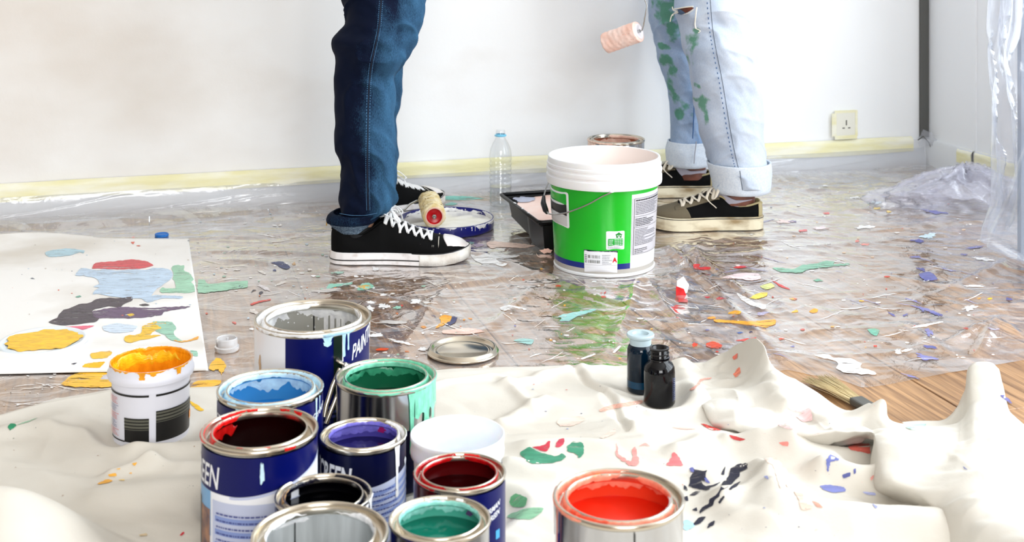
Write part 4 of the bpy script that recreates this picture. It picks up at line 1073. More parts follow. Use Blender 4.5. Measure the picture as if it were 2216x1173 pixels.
# ================= BLUE LID + WHITE PAINT =================
t = thing('bucket_lid', 'dark blue bucket lid used as a dish, full of white paint, between the sneakers', 'lid', (-.163, 3.15, .0022))
M_lidb = mat('lid_blue', (14, 20, 110), .3); r = .118
lathe('lid_wall', [(0, .002), (r-.006, .002), (r-.004, 0), (r-.001, .002), (r, .006), (r, .024), (r-.001, .0262), (r-.003, .0265), (r-.0045, .025), (r-.0055, .012), (0, .012)], M_lidb, t, 96, sharp=None)
V = [(0, 0, .0155)]; n = 64
for j in range(1, 9):
    for i in range(n): a = 2*PI*i/n; q = (r-.006)*j/8; V.append((q*math.sin(a), -q*math.cos(a), .0155+.0015*mnoise.noise(Vector((q*math.sin(a)*30, q*math.cos(a)*30, 0)))))
Fc = [(0, 1+(i+1) % n, 1+i) for i in range(n)]
for j in range(7):
    for i in range(n): a = 1+j*n+i; b = 1+j*n+(i+1) % n; Fc.append((a, b, b+n, a+n))
mk('white_paint', V, Fc, mat('wet_white', (240, 238, 232), .12), t)
rp_ = [(r, .012), (r, .024), (r-.001, .0262), (r-.003, .0265), (r-.0045, .025), (r-.0055, .014)]
smear('paint_smear', rp_, 30, 130, .3, .95, PW, t, 151, .0010, .35); smear('paint_smear', rp_, -110, 30, .48, .58, PW, t, 153, .0008, .15); smear('paint_smear', rp_, 130, 250, .75, 1.0, PW, t, 154, .0010, .22)
rnd = random.Random(5)
for q in range(34):
    dg = rnd.uniform(-75, 100); drip('paint_drip', r, dg, .024, .024-rnd.uniform(.002, .012), rnd.uniform(.0010, .0022), PW, t, off=.0007)
for q in range(30):
    dg = rnd.uniform(130, 240); a = math.radians(dg)
    V, Fc = patch_vf(blob(a*r, .020+rnd.uniform(-.004, .004), rnd.uniform(.0008, .003), rnd.uniform(.0005, .0016), q, 10, .4), lambda x_, z_: ((r-.0062)*math.sin(x_/r), -(r-.0062)*math.cos(x_/r), z_)); mk('paint_speck', V, Fc, PW, t)

# ================= YELLOW ROLLER =================
t = thing('paint_roller', 'worn cream roller with red core end, lying across the blue lid', 'roller', (-.187, 3.035, .0560))
ax = Vector((-.022, .150, .004)); axn = ax.normalized(); sx_ = axn.cross(Vector((0, 0, 1))).normalized(); sz_ = sx_.cross(axn)
M_fl = mat('roller_fleece', (236, 218, 168), .95, spec=.1); add_noise_color(M_fl, (222, 198, 138), (244, 232, 198), 60, 4)
def roller(t, o, axis, rad, m, seed, lump=.0022, nub=40):
    n = 72; k = 40; V = np.zeros((n, k+4, 3)); an = axis.normalized(); s1 = an.cross(Vector((0, 0, 1))).normalized(); s2 = s1.cross(an)
    for i in range(n):
        a = 2*PI*i/n
        for j in range(k+4):
            if j < 2: f = 0; q = rad*(.70 if j == 0 else .90)
            elif j >= k+2: f = 1; q = rad*(.90 if j == k+2 else .68)
            else: f = .01+.98*(j-2)/(k-1); q = rad
            p = Vector((math.cos(a)*2.2, math.sin(a)*2.2, f*6+seed))
            q += lump*(mnoise.noise(p*1.0)+.7*mnoise.noise(p*3)+.5*mnoise.noise(p*7))*(1 if 2 <= j < k+2 else .4) + lump*.35*math.sin(f*44+a*3)
            v = o+axis*f+s1*(q*math.cos(a))+s2*(q*math.sin(a)); V[i, j] = v
    return np_grid('sleeve', V, m, t, wrap=True), s1, s2, an
z0v = Vector((0, 0, 0))
roller(t, z0v, ax, .0275, M_fl, 3)
def disc_part(name, o, an, prof, m, t, n=40):
    s1 = an.cross(Vector((0, 0, 1))).normalized(); s2 = s1.cross(an); V = []
    for i in range(n):
        a = 2*PI*i/n
        for r_, d_ in prof: V.append(o+s1*(r_*math.cos(a))+s2*(r_*math.sin(a))+an*d_)
    return mk(name, V, grid_faces(n, len(prof), True), m, t, True, .5)
M_red = mat('core_red', (196, 16, 26), .3)
disc_part('core_ring', z0v, -axn, [(.0225, -.002), (.0222, .0022), (.0195, .0026), (.0185, .001)], mat('core_pink', (236, 196, 176), .5), t)
disc_part('core_end', z0v, -axn, [(.0188, .0015), (.016, -.003), (.007, -.006), (0, -.006)], M_red, t)
disc_part('nut', z0v-axn*.002, -axn, [(.0058, -.004), (.0058, .003), (.0048, .0042), (.003, .0044), (.0028, .0025), (0, .0025)], M_steel, t, 6)
tube('frame_wire', [ax*1.0, ax*1.05, ax*1.08+Vector((-.03, -.02, .002)), ax+Vector((-.045, -.055, .004)), Vector((-.075, .060, .004)), Vector((-.115, .035, -.004))], .0026, M_steel, t, 8)
rnd = random.Random(8)
for q in range(26):
    f = rnd.uniform(.05, .95); a = rnd.uniform(.2, PI-.2); p = ax*f+sx_*(.0282*math.cos(a))+sz_*(.0282*math.sin(a))
    tube('dried_speck', [p, p+sx_*rnd.uniform(-.004, .004)+Vector((0, 0, .0004))], .0006, mat('dried_dark', (90, 62, 30), .6) if q == 0 else bpy.data.materials['dried_dark'], t, 5)

# ================= WATER BOTTLE =================
t = thing('water_bottle', 'clear plastic water bottle with a pale blue neck ring, near the wall', 'bottle', (-.031, 3.40, .0022))
def pet_mat():
    m = bpy.data.materials.new('clear_plastic'); m.use_nodes = True; n = m.node_tree.nodes; l = m.node_tree.links; n.remove(n['Principled BSDF'])
    tr = n.new('ShaderNodeBsdfTransparent'); tr.inputs[0].default_value = (.97, .98, .985, 1); gl = n.new('ShaderNodeBsdfGlossy'); gl.inputs['Roughness'].default_value = .06
    fr = n.new('ShaderNodeLayerWeight'); fr.inputs[0].default_value = .5; pw = n.new('ShaderNodeMath'); pw.operation = 'POWER'; pw.inputs[1].default_value = 3.0
    ma = n.new('ShaderNodeMath'); ma.operation = 'MULTIPLY_ADD'; ma.inputs[1].default_value = .8; ma.inputs[2].default_value = .06
    mx = n.new('ShaderNodeMixShader'); l.new(fr.outputs['Facing'], pw.inputs[0]); l.new(pw.outputs[0], ma.inputs[0]); l.new(ma.outputs[0], mx.inputs[0]); l.new(tr.outputs[0], mx.inputs[1]); l.new(gl.outputs[0], mx.inputs[2])
    l.new(mx.outputs[0], n['Material Output'].inputs['Surface']); return m
M_pet = pet_mat()
pr_ = [(0, .008), (.012, .004), (.022, 0), (.028, .003), (.030, .010)]
for k in range(9):
    z = .014+k*.0125; pr_ += [(.0300, z), (.0288, z+.003), (.0284, z+.006), (.0300, z+.010)]
pr_ += [(.0300, .130), (.0295, .142), (.027, .154), (.021, .168), (.015, .178), (.0125, .184), (.0122, .200), (.0112, .2035)]
lathe('bottle_body', pr_, M_pet, t, 64, sharp=None)
lathe('neck_ring', [(.0125, .186), (.0160, .187), (.0162, .190), (.0128, .1925)], mat('ring_blue', (120, 204, 236), .3), t, 40)
lathe('water', [(0, .006), (.026, .006), (.028, .014), (.028, .052), (0, .052)], M_pet, t, 40)

# ================= PINK ROLLER IN THE AIR =================
pe = PD(1382, 68, 3.16); pa = Vector((-.078, .050, -.034))
t = thing('paint_roller', 'pink-coated mini roller on a thin wire, hanging beside the pale jeans', 'roller', pe)
M_pf = mat('pink_fleece', (252, 214, 200), .8, spec=.2); add_noise_color(M_pf, (252, 206, 188), (254, 230, 220), 24, 4)
roller(t, z0v, pa, .0265, M_pf, 9, .0010); pan = pa.normalized()
disc_part('core_end', z0v, -pan, [(.0205, -.003), (.0200, .0022), (.016, .003), (.010, .001), (.006, -.002), (0, -.002)], mat('core_white', (240, 234, 238), .3), t)
disc_part('bearing', z0v, -pan, [(.0045, -.002), (.0045, .0045), (.002, .005), (0, .004)], M_steel, t, 16)
k_ = .00117
tube('frame_wire', [-pan*.001, -pan*.010, -pan*.012+Vector((.002, -.002, .012)), -pan*.010+Vector((.0125, -.002, .062)), -pan*.010+Vector((.004, -.002, .084)), -pan*.010+Vector((-.018, -.004, .150)), Vector((-.045, -.010, .230))], .0019, M_steel, t, 8)
tube('handle_grip', [Vector((-.043, -.010, .222)), Vector((-.060, -.012, .270)), Vector((-.085, -.014, .340))], [.010, .014, .012], M_black, t, 14)
rnd = random.Random(11); M_od = mat('orange_speck', (214, 110, 80), .7)
s1 = pan.cross(Vector((0, 0, 1))).normalized(); s2 = s1.cross(pan)
for q in range(26):
    f = rnd.uniform(.02, .45); a = rnd.uniform(PI*.9, PI*2.1)
    p = pa*f+s1*(.0268*math.cos(a))+s2*(.0268*math.sin(a)); p2 = pa*f+s1*(.0268*math.cos(a+.05))+s2*(.0268*math.sin(a+.05))
    tube('dried_speck', [p, p2], .0006, M_od, t, 5)

# ================= TIN LID, CAP, BOTTLES =================
p = P(1002, 760, .006)
t = thing('can_lid', 'round bare tin lid lying alone on the plastic-covered floor', 'lid', (p.x, p.y, .003)); r = 155/2/F*p.y
lathe('disc', [(0, .004), (r*.70, .004), (r*.72, .0055), (r*.74, .0040), (r*.84, .0040), (r*.87, .0095), (r*.90, .0115), (r*.935, .0110), (r*.95, .006), (r*.97, .005), (r*1.0, .0045), (r*1.0, .002), (r*.97, .001), (r*.93, .001), (0, .0015)], M_tin, t, 96, sharp=None)
p = P(491, 748, .010)
t = thing('bottle_cap', 'small translucent plastic cap standing on the wood beside the paper', 'cap', (p.x, p.y, .003)); r = 52/2/F*p.y
M_tl = mat('translucent_cap', (236, 236, 238), .25, Transmission_Weight=.55, IOR=1.2)
lathe('cap_wall', [(0, .010), (r*.72, .010), (r*.74, .020), (r*.80, .0215), (r*.86, .020), (r*.88, .008), (r*1.0, .0065), (r*1.02, .002), (r*.98, 0), (r*.8, 0)], M_tl, t, 48)
tube('cap_nib', [(0, 0, .010), (.001, 0, .017), (.001, 0, .0215)], [.0022, .0018, .0022], M_tl, t, 10)
def bottle(name, lab, base, wpx, htpx, gl, cap, key):
    D = base.y; s = D/F; r = wpx/2*s; h = htpx*s
    t = thing(name, lab, 'bottle', (base.x, base.y, cz(base.x, base.y)+.0003), math.atan2(-base.x, base.y))
    return t, r, h
M_gb = mat('blue_glass', (2, 22, 38), .08, spec=.35)
M_gk = mat('black_glass', (1, 1, 5), .08, spec=.35)
t, r, h = bottle('ink_bottle', 'dark blue glass bottle with translucent white stopper, on the canvas cloth', BOT1, 58, 122, None, None, 0)
lathe('glass_body', [(0, .001), (r*.9, 0), (r, .004), (r, h*.70), (r*.97, h*.77), (r*.86, h*.82), (r*.66, h*.86), (r*.66, h*.92)], M_gb, t, 64, sharp=None)
lathe('liquid_line', [(r*1.004, h*.10), (r*1.006, h*.22)], mat('blue_liquid', (8, 60, 90), .2), t, 64)
lathe('stopper', [(0, h*.90), (r*.80, h*.80), (r*.80, h*.93), (r*1.02, h*.97), (r*1.04, h*1.0), (r*.98, h*1.02), (r*.62, h*1.02), (r*.55, h*.97), (0, h*.96)], mat('stopper_plastic', (206, 226, 234), .25, Transmission_Weight=.25, IOR=1.3), t, 48)
t, r, h = bottle('ink_bottle', 'open black glass bottle with a threaded neck, right of the stoppered one', BOT2, 68, 122, None, None, 1)
lathe('glass_body', [(0, .001), (r*.9, 0), (r, .004), (r, h*.56), (r*.96, h*.66), (r*.82, h*.73), (r*.62, h*.765), (r*.56, h*.79), (r*.56, h*.98), (r*.50, h*1.0), (r*.42, h*.99), (r*.42, h*.82), (0, h*.8)], M_gk, t, 64, sharp=None)
pts = [(r*.59*math.sin(a), -r*.59*math.cos(a), h*(.83+.13*a/(4*PI))) for a in np.linspace(0, 4*PI, 60)]
tube('neck_thread', pts, .0011, M_gk, t, 6); lathe('neck_ring', [(r*.56, h*.795), (r*.66, h*.80), (r*.66, h*.815), (r*.56, h*.82)], M_gk, t, 40)
lathe('neck_ring', [(r*.52, h*.965), (r*.62, h*.972), (r*.62, h*.995), (r*.5, h*1.003)], M_gk, t, 40)
M_dtx = mat('pale_blue_text', (110, 120, 160), .4)
for dg in (56, 88): cyl_patch('label_line', r, dg, dg+1, h*.10, h*.52, M_dtx, t)
text_rows('small_print', r, 62, 72, h*.11, h*.51, 12, M_dtx, t, 41, .6, off=.0006, word=.0016); text_rows('small_print', r, 74, 84, h*.11, h*.51, 12, M_dtx, t, 42, .6, off=.0006, word=.0016)
# ================= PEOPLE (seen from the thighs down) =================
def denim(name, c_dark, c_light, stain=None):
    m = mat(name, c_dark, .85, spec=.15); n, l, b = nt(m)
    tc = n.new('ShaderNodeTexCoord'); at = n.new('ShaderNodeAttribute'); at.attribute_name = 'wear_and_light'
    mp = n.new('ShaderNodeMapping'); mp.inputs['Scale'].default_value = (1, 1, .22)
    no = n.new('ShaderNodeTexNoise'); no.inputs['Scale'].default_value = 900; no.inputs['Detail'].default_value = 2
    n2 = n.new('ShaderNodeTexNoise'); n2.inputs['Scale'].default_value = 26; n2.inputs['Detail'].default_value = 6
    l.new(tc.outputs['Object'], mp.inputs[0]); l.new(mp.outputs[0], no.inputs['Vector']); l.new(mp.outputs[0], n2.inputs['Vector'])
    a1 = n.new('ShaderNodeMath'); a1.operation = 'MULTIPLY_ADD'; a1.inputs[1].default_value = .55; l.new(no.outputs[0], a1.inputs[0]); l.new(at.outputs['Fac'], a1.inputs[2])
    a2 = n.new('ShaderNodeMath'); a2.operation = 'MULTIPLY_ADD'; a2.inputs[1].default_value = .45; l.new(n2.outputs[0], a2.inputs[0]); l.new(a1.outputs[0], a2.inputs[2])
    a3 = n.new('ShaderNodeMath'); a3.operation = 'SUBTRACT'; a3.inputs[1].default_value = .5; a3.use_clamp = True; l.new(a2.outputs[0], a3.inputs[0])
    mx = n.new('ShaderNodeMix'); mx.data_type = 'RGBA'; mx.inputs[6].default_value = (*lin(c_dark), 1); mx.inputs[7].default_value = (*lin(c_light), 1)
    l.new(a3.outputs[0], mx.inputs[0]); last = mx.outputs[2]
    if stain:
        s = n.new('ShaderNodeAttribute'); s.attribute_name = 'stain'
        n3 = n.new('ShaderNodeTexNoise'); n3.inputs['Scale'].default_value = 45; n3.inputs['Detail'].default_value = 5; l.new(tc.outputs['Object'], n3.inputs['Vector'])
        a4 = n.new('ShaderNodeMath'); a4.operation = 'ADD'; l.new(s.outputs['Fac'], a4.inputs[0]); l.new(n3.outputs[0], a4.inputs[1])
        mr = n.new('ShaderNodeMapRange'); mr.inputs['From Min'].default_value = .78; mr.inputs['From Max'].default_value = .98; mr.inputs['To Max'].default_value = .78; l.new(a4.outputs[0], mr.inputs[0])
        m2 = n.new('ShaderNodeMix'); m2.data_type = 'RGBA'; m2.inputs[7].default_value = (*lin(stain), 1); l.new(mr.outputs[0], m2.inputs[0]); l.new(last, m2.inputs[6]); last = m2.outputs[2]
    l.new(last, b.inputs['Base Color'])
    bp = n.new('ShaderNodeBump'); bp.inputs['Distance'].default_value = .0006; bp.inputs['Strength'].default_value = .5; l.new(no.outputs[0], bp.inputs['Height']); l.new(bp.outputs[0], b.inputs['Normal'])
    return m
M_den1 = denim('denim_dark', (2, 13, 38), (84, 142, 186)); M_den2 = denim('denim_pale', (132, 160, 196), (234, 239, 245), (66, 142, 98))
M_cuff1 = mat('denim_inside', (72, 92, 112), .9); add_noise_color(M_cuff1, (48, 66, 88), (108, 128, 146), 300, 2)
M_cuff2 = mat('pale_denim_inside', (206, 218, 232), .9); add_noise_color(M_cuff2, (208, 219, 232), (224, 232, 241), 260, 2)
def leg_rows(rows, n):
    """rows (v, left px, right px, depth) -> arrays centre x, depth, half width, z"""
    A = crom(rows, n); v, l, r, D = A.T
    return (l+r)/2, D, (r-l)/2/F*D, H-(v-HZ)/F*D, v
def leg_mesh(rows, n, seg, ratio, seed, amp, knee=None, close_top=False):
    c, D, hw, z, v = leg_rows(rows, n); X = (c-1108)/F*D
    V = np.zeros((n, seg, 3)); wear_and_light = np.zeros((n, seg))
    for i in range(n):
        a = 2*PI*np.arange(seg)/seg; ca = np.cos(a); sa = np.sin(a)
        zz = z[i]
        # diagonal pull folds, stacked near the hem and the knee
        k = 1+1.2*math.exp(-((zz-.13)/.07)**2)+(0.9*math.exp(-((zz-knee)/.10)**2) if knee else 0)
        dd = amp*k*(fbm(ca*1.1+seed, zz*16+sa*1.1+ca*.9, 3, seed)+.8*(ridge(ca*.9+seed, zz*20+sa*1.3, seed+5, 1, 4)-.45))
        w = hw[i]; dp = w*ratio
        x = (w+dd*.55)*ca; y = (dp+dd)*sa
        V[i, :, 0] = X[i]+x; V[i, :, 1] = D[i]+y; V[i, :, 2] = zz
        wear_and_light[i] = np.clip(ca*.85-.12*sa, -.5, 1)*.46-.02-.25*np.clip(dd/amp*-1, 0, 1)*.5  # paler toward +x, darker in folds: wear plus painted-in light and shade
    return V, wear_and_light, (c, D, hw, z, v, ratio)
def surf_at(info, u, v_, off=.002):
    c, D, hw, z, vv, ratio = info; k = int(np.argmin(abs(vv-v_))); q = max(-.995, min(.995, (u-c[k])/(hw[k]*F/D[k])))
    x = (c[k]-1108)/F*D[k]+hw[k]*q; y = D[k]-(hw[k]*ratio+off)*math.sqrt(1-q*q)-off
    return Vector(((u-1108)/F*y, y, H-(v_-HZ)/F*y))
def add_legs(name, legs, m, parent, hip=None):
    VV = []; FF = []; WW = []; SS = []
    for V, wear_and_light, stain in legs:
        n, s = V.shape[:2]; o = len(VV); VV += [tuple(p) for p in V.reshape(-1, 3)]; FF += grid_faces(n, s, False, o)
        for i in range(n-1): FF.append((o+i*s+s-1, o+(i+1)*s+s-1, o+(i+1)*s, o+i*s))
        WW += list(wear_and_light.reshape(-1)); SS += list((stain if stain is not None else np.zeros_like(wear_and_light)).reshape(-1))
    me = bpy.data.meshes.new(name); me.from_pydata(VV, [], FF); me.polygons.foreach_set('use_smooth', [True]*len(FF)); me.materials.append(m)
    for nm, d in (('wear_and_light', WW), ('stain', SS)):
        a = me.attributes.new(nm, 'FLOAT', 'POINT'); a.data.foreach_set('value', np.array(d, dtype=np.float32))
    o = bpy.data.objects.new(name, me); C.objects.link(o); world_child(o, parent)
    s = o.modifiers.new('thick', 'SOLIDIFY'); s.thickness = .002; s.offset = -1; return o
def stain_field(V, spots):
    u = 1108+F*V[..., 0]/V[..., 1]; v = HZ+F*(H-V[..., 2])/V[..., 1]; s = np.zeros(u.shape)
    for su, sv, ru, rv, ang, st_ in spots:
        du = u-su; dv = v-sv; c, q = math.cos(ang), math.sin(ang); a = (du*c+dv*q)/(ru*1.3); b = (-du*q+dv*c)/(rv*1.2)
        s = np.maximum(s, st_*np.exp(-(a*a+b*b)**1.5))
    front = V[..., 1] < V[..., 1].mean(axis=1, keepdims=True)+.0
    return s*front
def body_skin(name, joints, edges, rad, m, parent):
    me = bpy.data.meshes.new(name); me.from_pydata(joints, edges, []); o = bpy.data.objects.new(name, me); C.objects.link(o); me.materials.append(m)
    sk = o.modifiers.new('skin', 'SKIN'); sv = me.skin_vertices[0].data if me.skin_vertices else None
    if sv is None:
        import bmesh as _b; b = _b.new(); b.from_mesh(me); lay = b.verts.layers.skin.verify(); b.to_mesh(me); b.free(); sv = me.skin_vertices[0].data
    for i, r_ in enumerate(rad): sv[i].radius = r_; sv[i].use_root = (i == 0)
    ss = o.modifiers.new('sub', 'SUBSURF'); ss.levels = 2; ss.render_levels = 2
    sk.use_smooth_shade = True
    world_child(o, parent); return o

# ---------- shoe ----------
def interp(t, pts):
    xs = [p[0] for p in pts]; ys = [p[1] for p in pts]; return float(np.interp(t, xs, ys))
def smooth_tab(pts, n=200):
    A = crom(pts, n); return A[:, 0], A[:, 1]
class Shoe:
    def __init__(s, L, W, wtab, sole_h, toe_spring, top, collar, open_to):
        s.L, s.W, s.sh, s.ts, s.op = L, W, sole_h, toe_spring, open_to
        s.w_ = smooth_tab(wtab); s.top_ = smooth_tab(top); s.col_ = smooth_tab(collar)
    def w(s, t): return s.W*float(np.interp(t, *s.w_))
    def zb(s, t): return s.ts*max(0, (t-.74)/.26)**2
    def z0(s, t): return s.zb(t)+s.sh
    def S(s, t, q, off=0):
        """q -1 near side edge .. 0 top .. +1 far side"""
        w = s.w(t)*.985; z0 = s.z0(t)-.002; zt = float(np.interp(t, *s.top_)); a = abs(q); sg = 1 if q >= 0 else -1
        y1 = w*math.sin(min(1, a)*PI/2)**.82; z1 = z0+(zt-z0)*max(0, math.cos(a*PI/2))**.72
        zc = float(np.interp(t, *s.col_)); c = w*.74+.002
        if a >= .45:
            k = (1-a)/.55; y2 = w+(c-w)*k**1.5+.003*math.sin(PI*k); z2 = z0+(zc-z0)*k**.85
        else:
            k = a/.45; y2 = c*k**.7; z2 = zc-.030*(1-k)**.35 if k < 1 else zc
        b = min(1, max(0, (t-(s.op-.04))/.06)); b = b*b*(3-2*b)
        y = y2+(y1-y2)*b; z = z2+(z1-z2)*b
        x = t*s.L
        if off: z += off*.7; y += sg*off*.9*min(1, a*1.6)
        return Vector((x, sg*y, z))
def shoe(root, name, sh, style, mats, loc, rz, label=None, flip=1):
    """flip=-1: the visible side is +y"""

    nt_, nq = 90, 61; ts = [.5-.5*math.cos(PI*(.02+.965*i/(nt_-1))) for i in range(nt_)]
    ts = [max(.004, min(.996, x)) for x in ts]
    V = [sh.S(x, -1+2*j/(nq-1)) for x in ts for j in range(nq)]
    Fc = grid_faces(nt_, nq); Fc.append(tuple(range(nq))); Fc.append(tuple((nt_-1)*nq+j for j in range(nq))[::-1])
    up = mk(name, V, Fc, mats['upper'], root); up.location = loc; up.rotation_euler = (0, 0, rz)
    if label: up['label'] = label
    def outline(off=0, n=100, a=0, b=1, both=True):
        ts_ = [a+(b-a)*(.5-.5*math.cos(PI*i/n)) for i in range(n+1)]
        pts = [(x*sh.L, -(sh.w(x)+off), x) for x in ts_]; far = [(x*sh.L, (sh.w(x)+off), x) for x in reversed(ts_)]
        return pts+far[1:-1] if both else pts
    # sole
    def band(nm, off, zf0, zf1, m, lip=.0012, a=0, b=1, lab=None):
        pts = outline(0, 100, a, b); V = []; n = len(pts)
        for i, (x, y, tt) in enumerate(pts):
            p0 = pts[i-1]; p1 = pts[(i+1) % n]; tx, ty = p1[0]-p0[0], p1[1]-p0[1]; q = math.hypot(tx, ty)+1e-9; nx, ny = ty/q, -tx/q
            for d, z in ((off-lip*2, zf0(tt)), (off, zf0(tt)+lip), (off+.0004, (zf0(tt)+zf1(tt))/2), (off, zf1(tt)-lip), (off-lip*2.5, zf1(tt))): V.append((x+nx*d, y+ny*d, z))
        Fc = grid_faces(n, 5, True); Fc.append(tuple(i*5 for i in range(n))); Fc.append(tuple(i*5+4 for i in range(n))[::-1])
        o = mk(nm, V, Fc, m, up, True, .8)
        if lab: o['label'] = lab
        return o
    band('sole', .0030, lambda x: sh.zb(x)+.0004, lambda x: sh.z0(x), mats['sole'])
    def strip(nm, za, zb_, off, m, a=.0, b=1.0, near=True, both=True):
        n = 120; pts = outline(0, n, a, b, both=both); V = []; N_ = len(pts)
        for i, (x, y, tt) in enumerate(pts):
            p0 = pts[max(0, i-1)] if not both else pts[i-1]; p1 = pts[min(N_-1, i+1)] if not both else pts[(i+1) % N_]
            tx, ty = p1[0]-p0[0], p1[1]-p0[1]; q = math.hypot(tx, ty)+1e-9; nx, ny = ty/q, -tx/q
            for z in (za(tt), zb_(tt)): V.append((x+nx*off, y+ny*off, z))
        o = mk(nm, V, grid_faces(N_, 2, both), m, up)
        s_ = o.modifiers.new('s', 'SOLIDIFY'); s_.thickness = .0006; s_.offset = 0; return o
    if style == 'cap':
        strip('sole_stripe', lambda x: sh.zb(x)+.0095+.002*x, lambda x: sh.zb(x)+.0118+.002*x, .0038, M_black, 0, .68, both=False)
        strip('sole_stripe', lambda x: sh.z0(x)-.0012, lambda x: sh.z0(x)+.0012, .0022, M_black, .60, 1.0)
        strip('toe_bumper', lambda x: sh.zb(x)+.0015, lambda x: sh.z0(x)-.0015, .0044, mats['bumper'], .655, 1.0)
    else:
        strip('sole_stripe', lambda x: sh.z0(x)-.0042, lambda x: sh.z0(x)-.0026, .0036, M_black, 0, 1.0)
    def spatch(nm, t0, t1, q0, q1, off, m, nt2=24, nq2=24, lab=None):
        V = []
        for i in range(nt2+1):
            for j in range(nq2+1):
                f = j/nq2; a0 = t0(0) if callable(t0) else t0; 
                q = q0+(q1-q0)*f; ta = t0(q) if callable(t0) else t0; tb = t1(q) if callable(t1) else t1
                V.append(sh.S(min(.995, ta+(tb-ta)*i/nt2), q, off))
        o = mk(nm, V, grid_faces(nt2+1, nq2+1), m, up); s_ = o.modifiers.new('s', 'SOLIDIFY'); s_.thickness = .0008; s_.offset = 0
        if lab: o['label'] = lab
        return o
    if style == 'cap':
        spatch('toe_cap', lambda q: .835-.075*abs(q)**2.2*0-.02*math.cos(q*PI)+.0, .996, -1, 1, .0022, mats['cap'], 20, 40)
        spatch('tongue', .30, .46, -.26, .26, .004, mats['upper'])
        # heel strip
        spatch('heel_strip', .006, .05, -1, 1, .0012, mats['upper'], 4, 40)
    else:
        spatch('toe_guard', lambda q: .76-.10*abs(q), .996, -1, 1, .0016, mats['suede'], 24, 40)
        spatch('lace_facing', .40, .80, -.56, -.24, .0018, mats['suede'], 30, 8); spatch('lace_facing', .40, .80, .24, .56, .0018, mats['suede'], 30, 8)
        spatch('heel_strip', .006, .05, -1, 1, .0016, mats['tan'], 4, 40)
    # collar piping
    for sg in (-1, 1):
        pts = [sh.S(x, sg*.45)+Vector((0, 0, .0008)) for x in np.linspace(.012, sh.op-.02, 40)]
        tube('collar_piping', pts, .0018 if style == 'cap' else .0026, mats['upper'] if style == 'cap' else mats['tan'], up, 8)
    # stitching
    def stitch(path, m):
        bits = []
        for a, b in zip(path[:-1:2], path[1::2]): bits.append(tube_vf([a, b], .0010, 4))
        V, Fc = merge(bits); o = mk('stitching', V, Fc, m, up, False); return o
    if style == 'cap':
        for sg in (-1, 1):
            for dq in (0, .035):
                stitch([sh.S(x, sg*(interp(x, [(.02, .56), (.18, .60), (.30, .62), (.42, .66), (.60, .70), (.78, .80)])+dq), .0020) for x in np.linspace(.05, .80, 150)], mats['thread'])
            stitch([sh.S(.785+.01*0, sg*q, .0020) for q in np.linspace(.80, .12, 50)], mats['thread']); stitch([sh.S(.74, sg*q, .0020) for q in np.linspace(.98, .70, 24)], mats['thread']); stitch([sh.S(.75, sg*q, .0020) for q in np.linspace(.98, .70, 24)], mats['thread'])
        eys = [(.405, .52), (.455, .50), (.51, .485), (.565, .475), (.62, .465), (.675, .46), (.73, .46)]
    else: eys = [(.44, .42), (.52, .42), (.59, .42), (.66, .42), (.73, .42)]
    E = {}
    for i, (x, q) in enumerate(eys):
        for sg in (-1, 1):
            p = sh.S(x, sg*q, .0018); E[(i, sg)] = p
            if style == 'cap':
                nrm = (sh.S(x, sg*q, .004)-sh.S(x, sg*q, 0)).normalized(); a = nrm.orthogonal().normalized(); b = nrm.cross(a)
                tube('eyelet', [p+a*(.0032*math.cos(k*PI/6))+b*(.0032*math.sin(k*PI/6)) for k in range(13)], .0011, M_steel, up, 6, cap=False)
    lw = .0034 if style == 'cap' else .0038
    def lace(pts, w=None):
        P_ = crom([tuple(p) for p in pts], 22); V, Fc = tube_vf([Vector(p) for p in P_], w or lw, 8, .32, up=(0, 0, 1)); o = mk('lace', V, Fc, mats['lace'], up); return o
    n_ = len(eys)
    for i in range(n_-1):
        for sg in (-1, 1):
            a = E[(i, sg)]; b = E[(i+1, -sg)]; x0, q0 = eys[i]; x1, q1 = eys[i+1]
            m1 = sh.S(x0+(x1-x0)*.3, sg*q0*.5, .005); m2 = sh.S((x0+x1)/2, 0, .0065+.0008*sg); m3 = sh.S(x0+(x1-x0)*.7, -sg*q1*.5, .005)
            lace([a+Vector((0, sg*.001, .0005)), a+Vector((0, 0, .004)), m1, m2, m3, b+Vector((0, 0, .001))])
    a = E[(n_-1, -1)]; b = E[(n_-1, 1)]; lace([a, sh.S(eys[-1][0], -.25, .005), sh.S(eys[-1][0], 0, .006), sh.S(eys[-1][0], .25, .005), b])
    # bow
    kx = eys[0][0]-.01; K = sh.S(max(kx, .42), 0, .010)+Vector((-.002, 0, .004)); near = -1*flip
    for sg in (-1, 1): lace([E[(0, sg)], E[(0, sg)]+Vector((-.002, 0, .006)), K+Vector((0, sg*.006, .001)), K])
    V, Fc = tube_vf([K+Vector((0, -.006, 0)), K+Vector((0, 0, .001)), K+Vector((0, .006, 0))], [.003, .0048, .003], 10); mk('lace_knot', V, Fc, mats['lace'], up)
    for sg in (-1, 1):
        o1 = Vector((.012 if style == 'cap' else -.004, sg*.030, .004)); o2 = Vector((.030 if style == 'cap' else .006, sg*.046, -.014)); o3 = Vector((.022 if style == 'cap' else .012, sg*.040, -.018))
        lace([K, K+o1, K+o2, K+o3, K+o1*.5+Vector((.006, 0, -.004)), K])
        lace([K, K+Vector((.014*sg, sg*.024, .002)), K+Vector((.026, sg*.040, -.018)), K+Vector((.030 if style == 'cap' else .004, sg*.048, -.040))], lw*.8)
    return up
M_canv = mat('black_canvas', (4, 4, 5), .8, spec=.15); add_bump(M_canv, 900, .0003, .5)
M_rub = mat('white_rubber', (236, 230, 228), .5); add_noise_color(M_rub, (206, 192, 186), (244, 240, 240), 35, 6, (1, 1, 1), .30, .52)
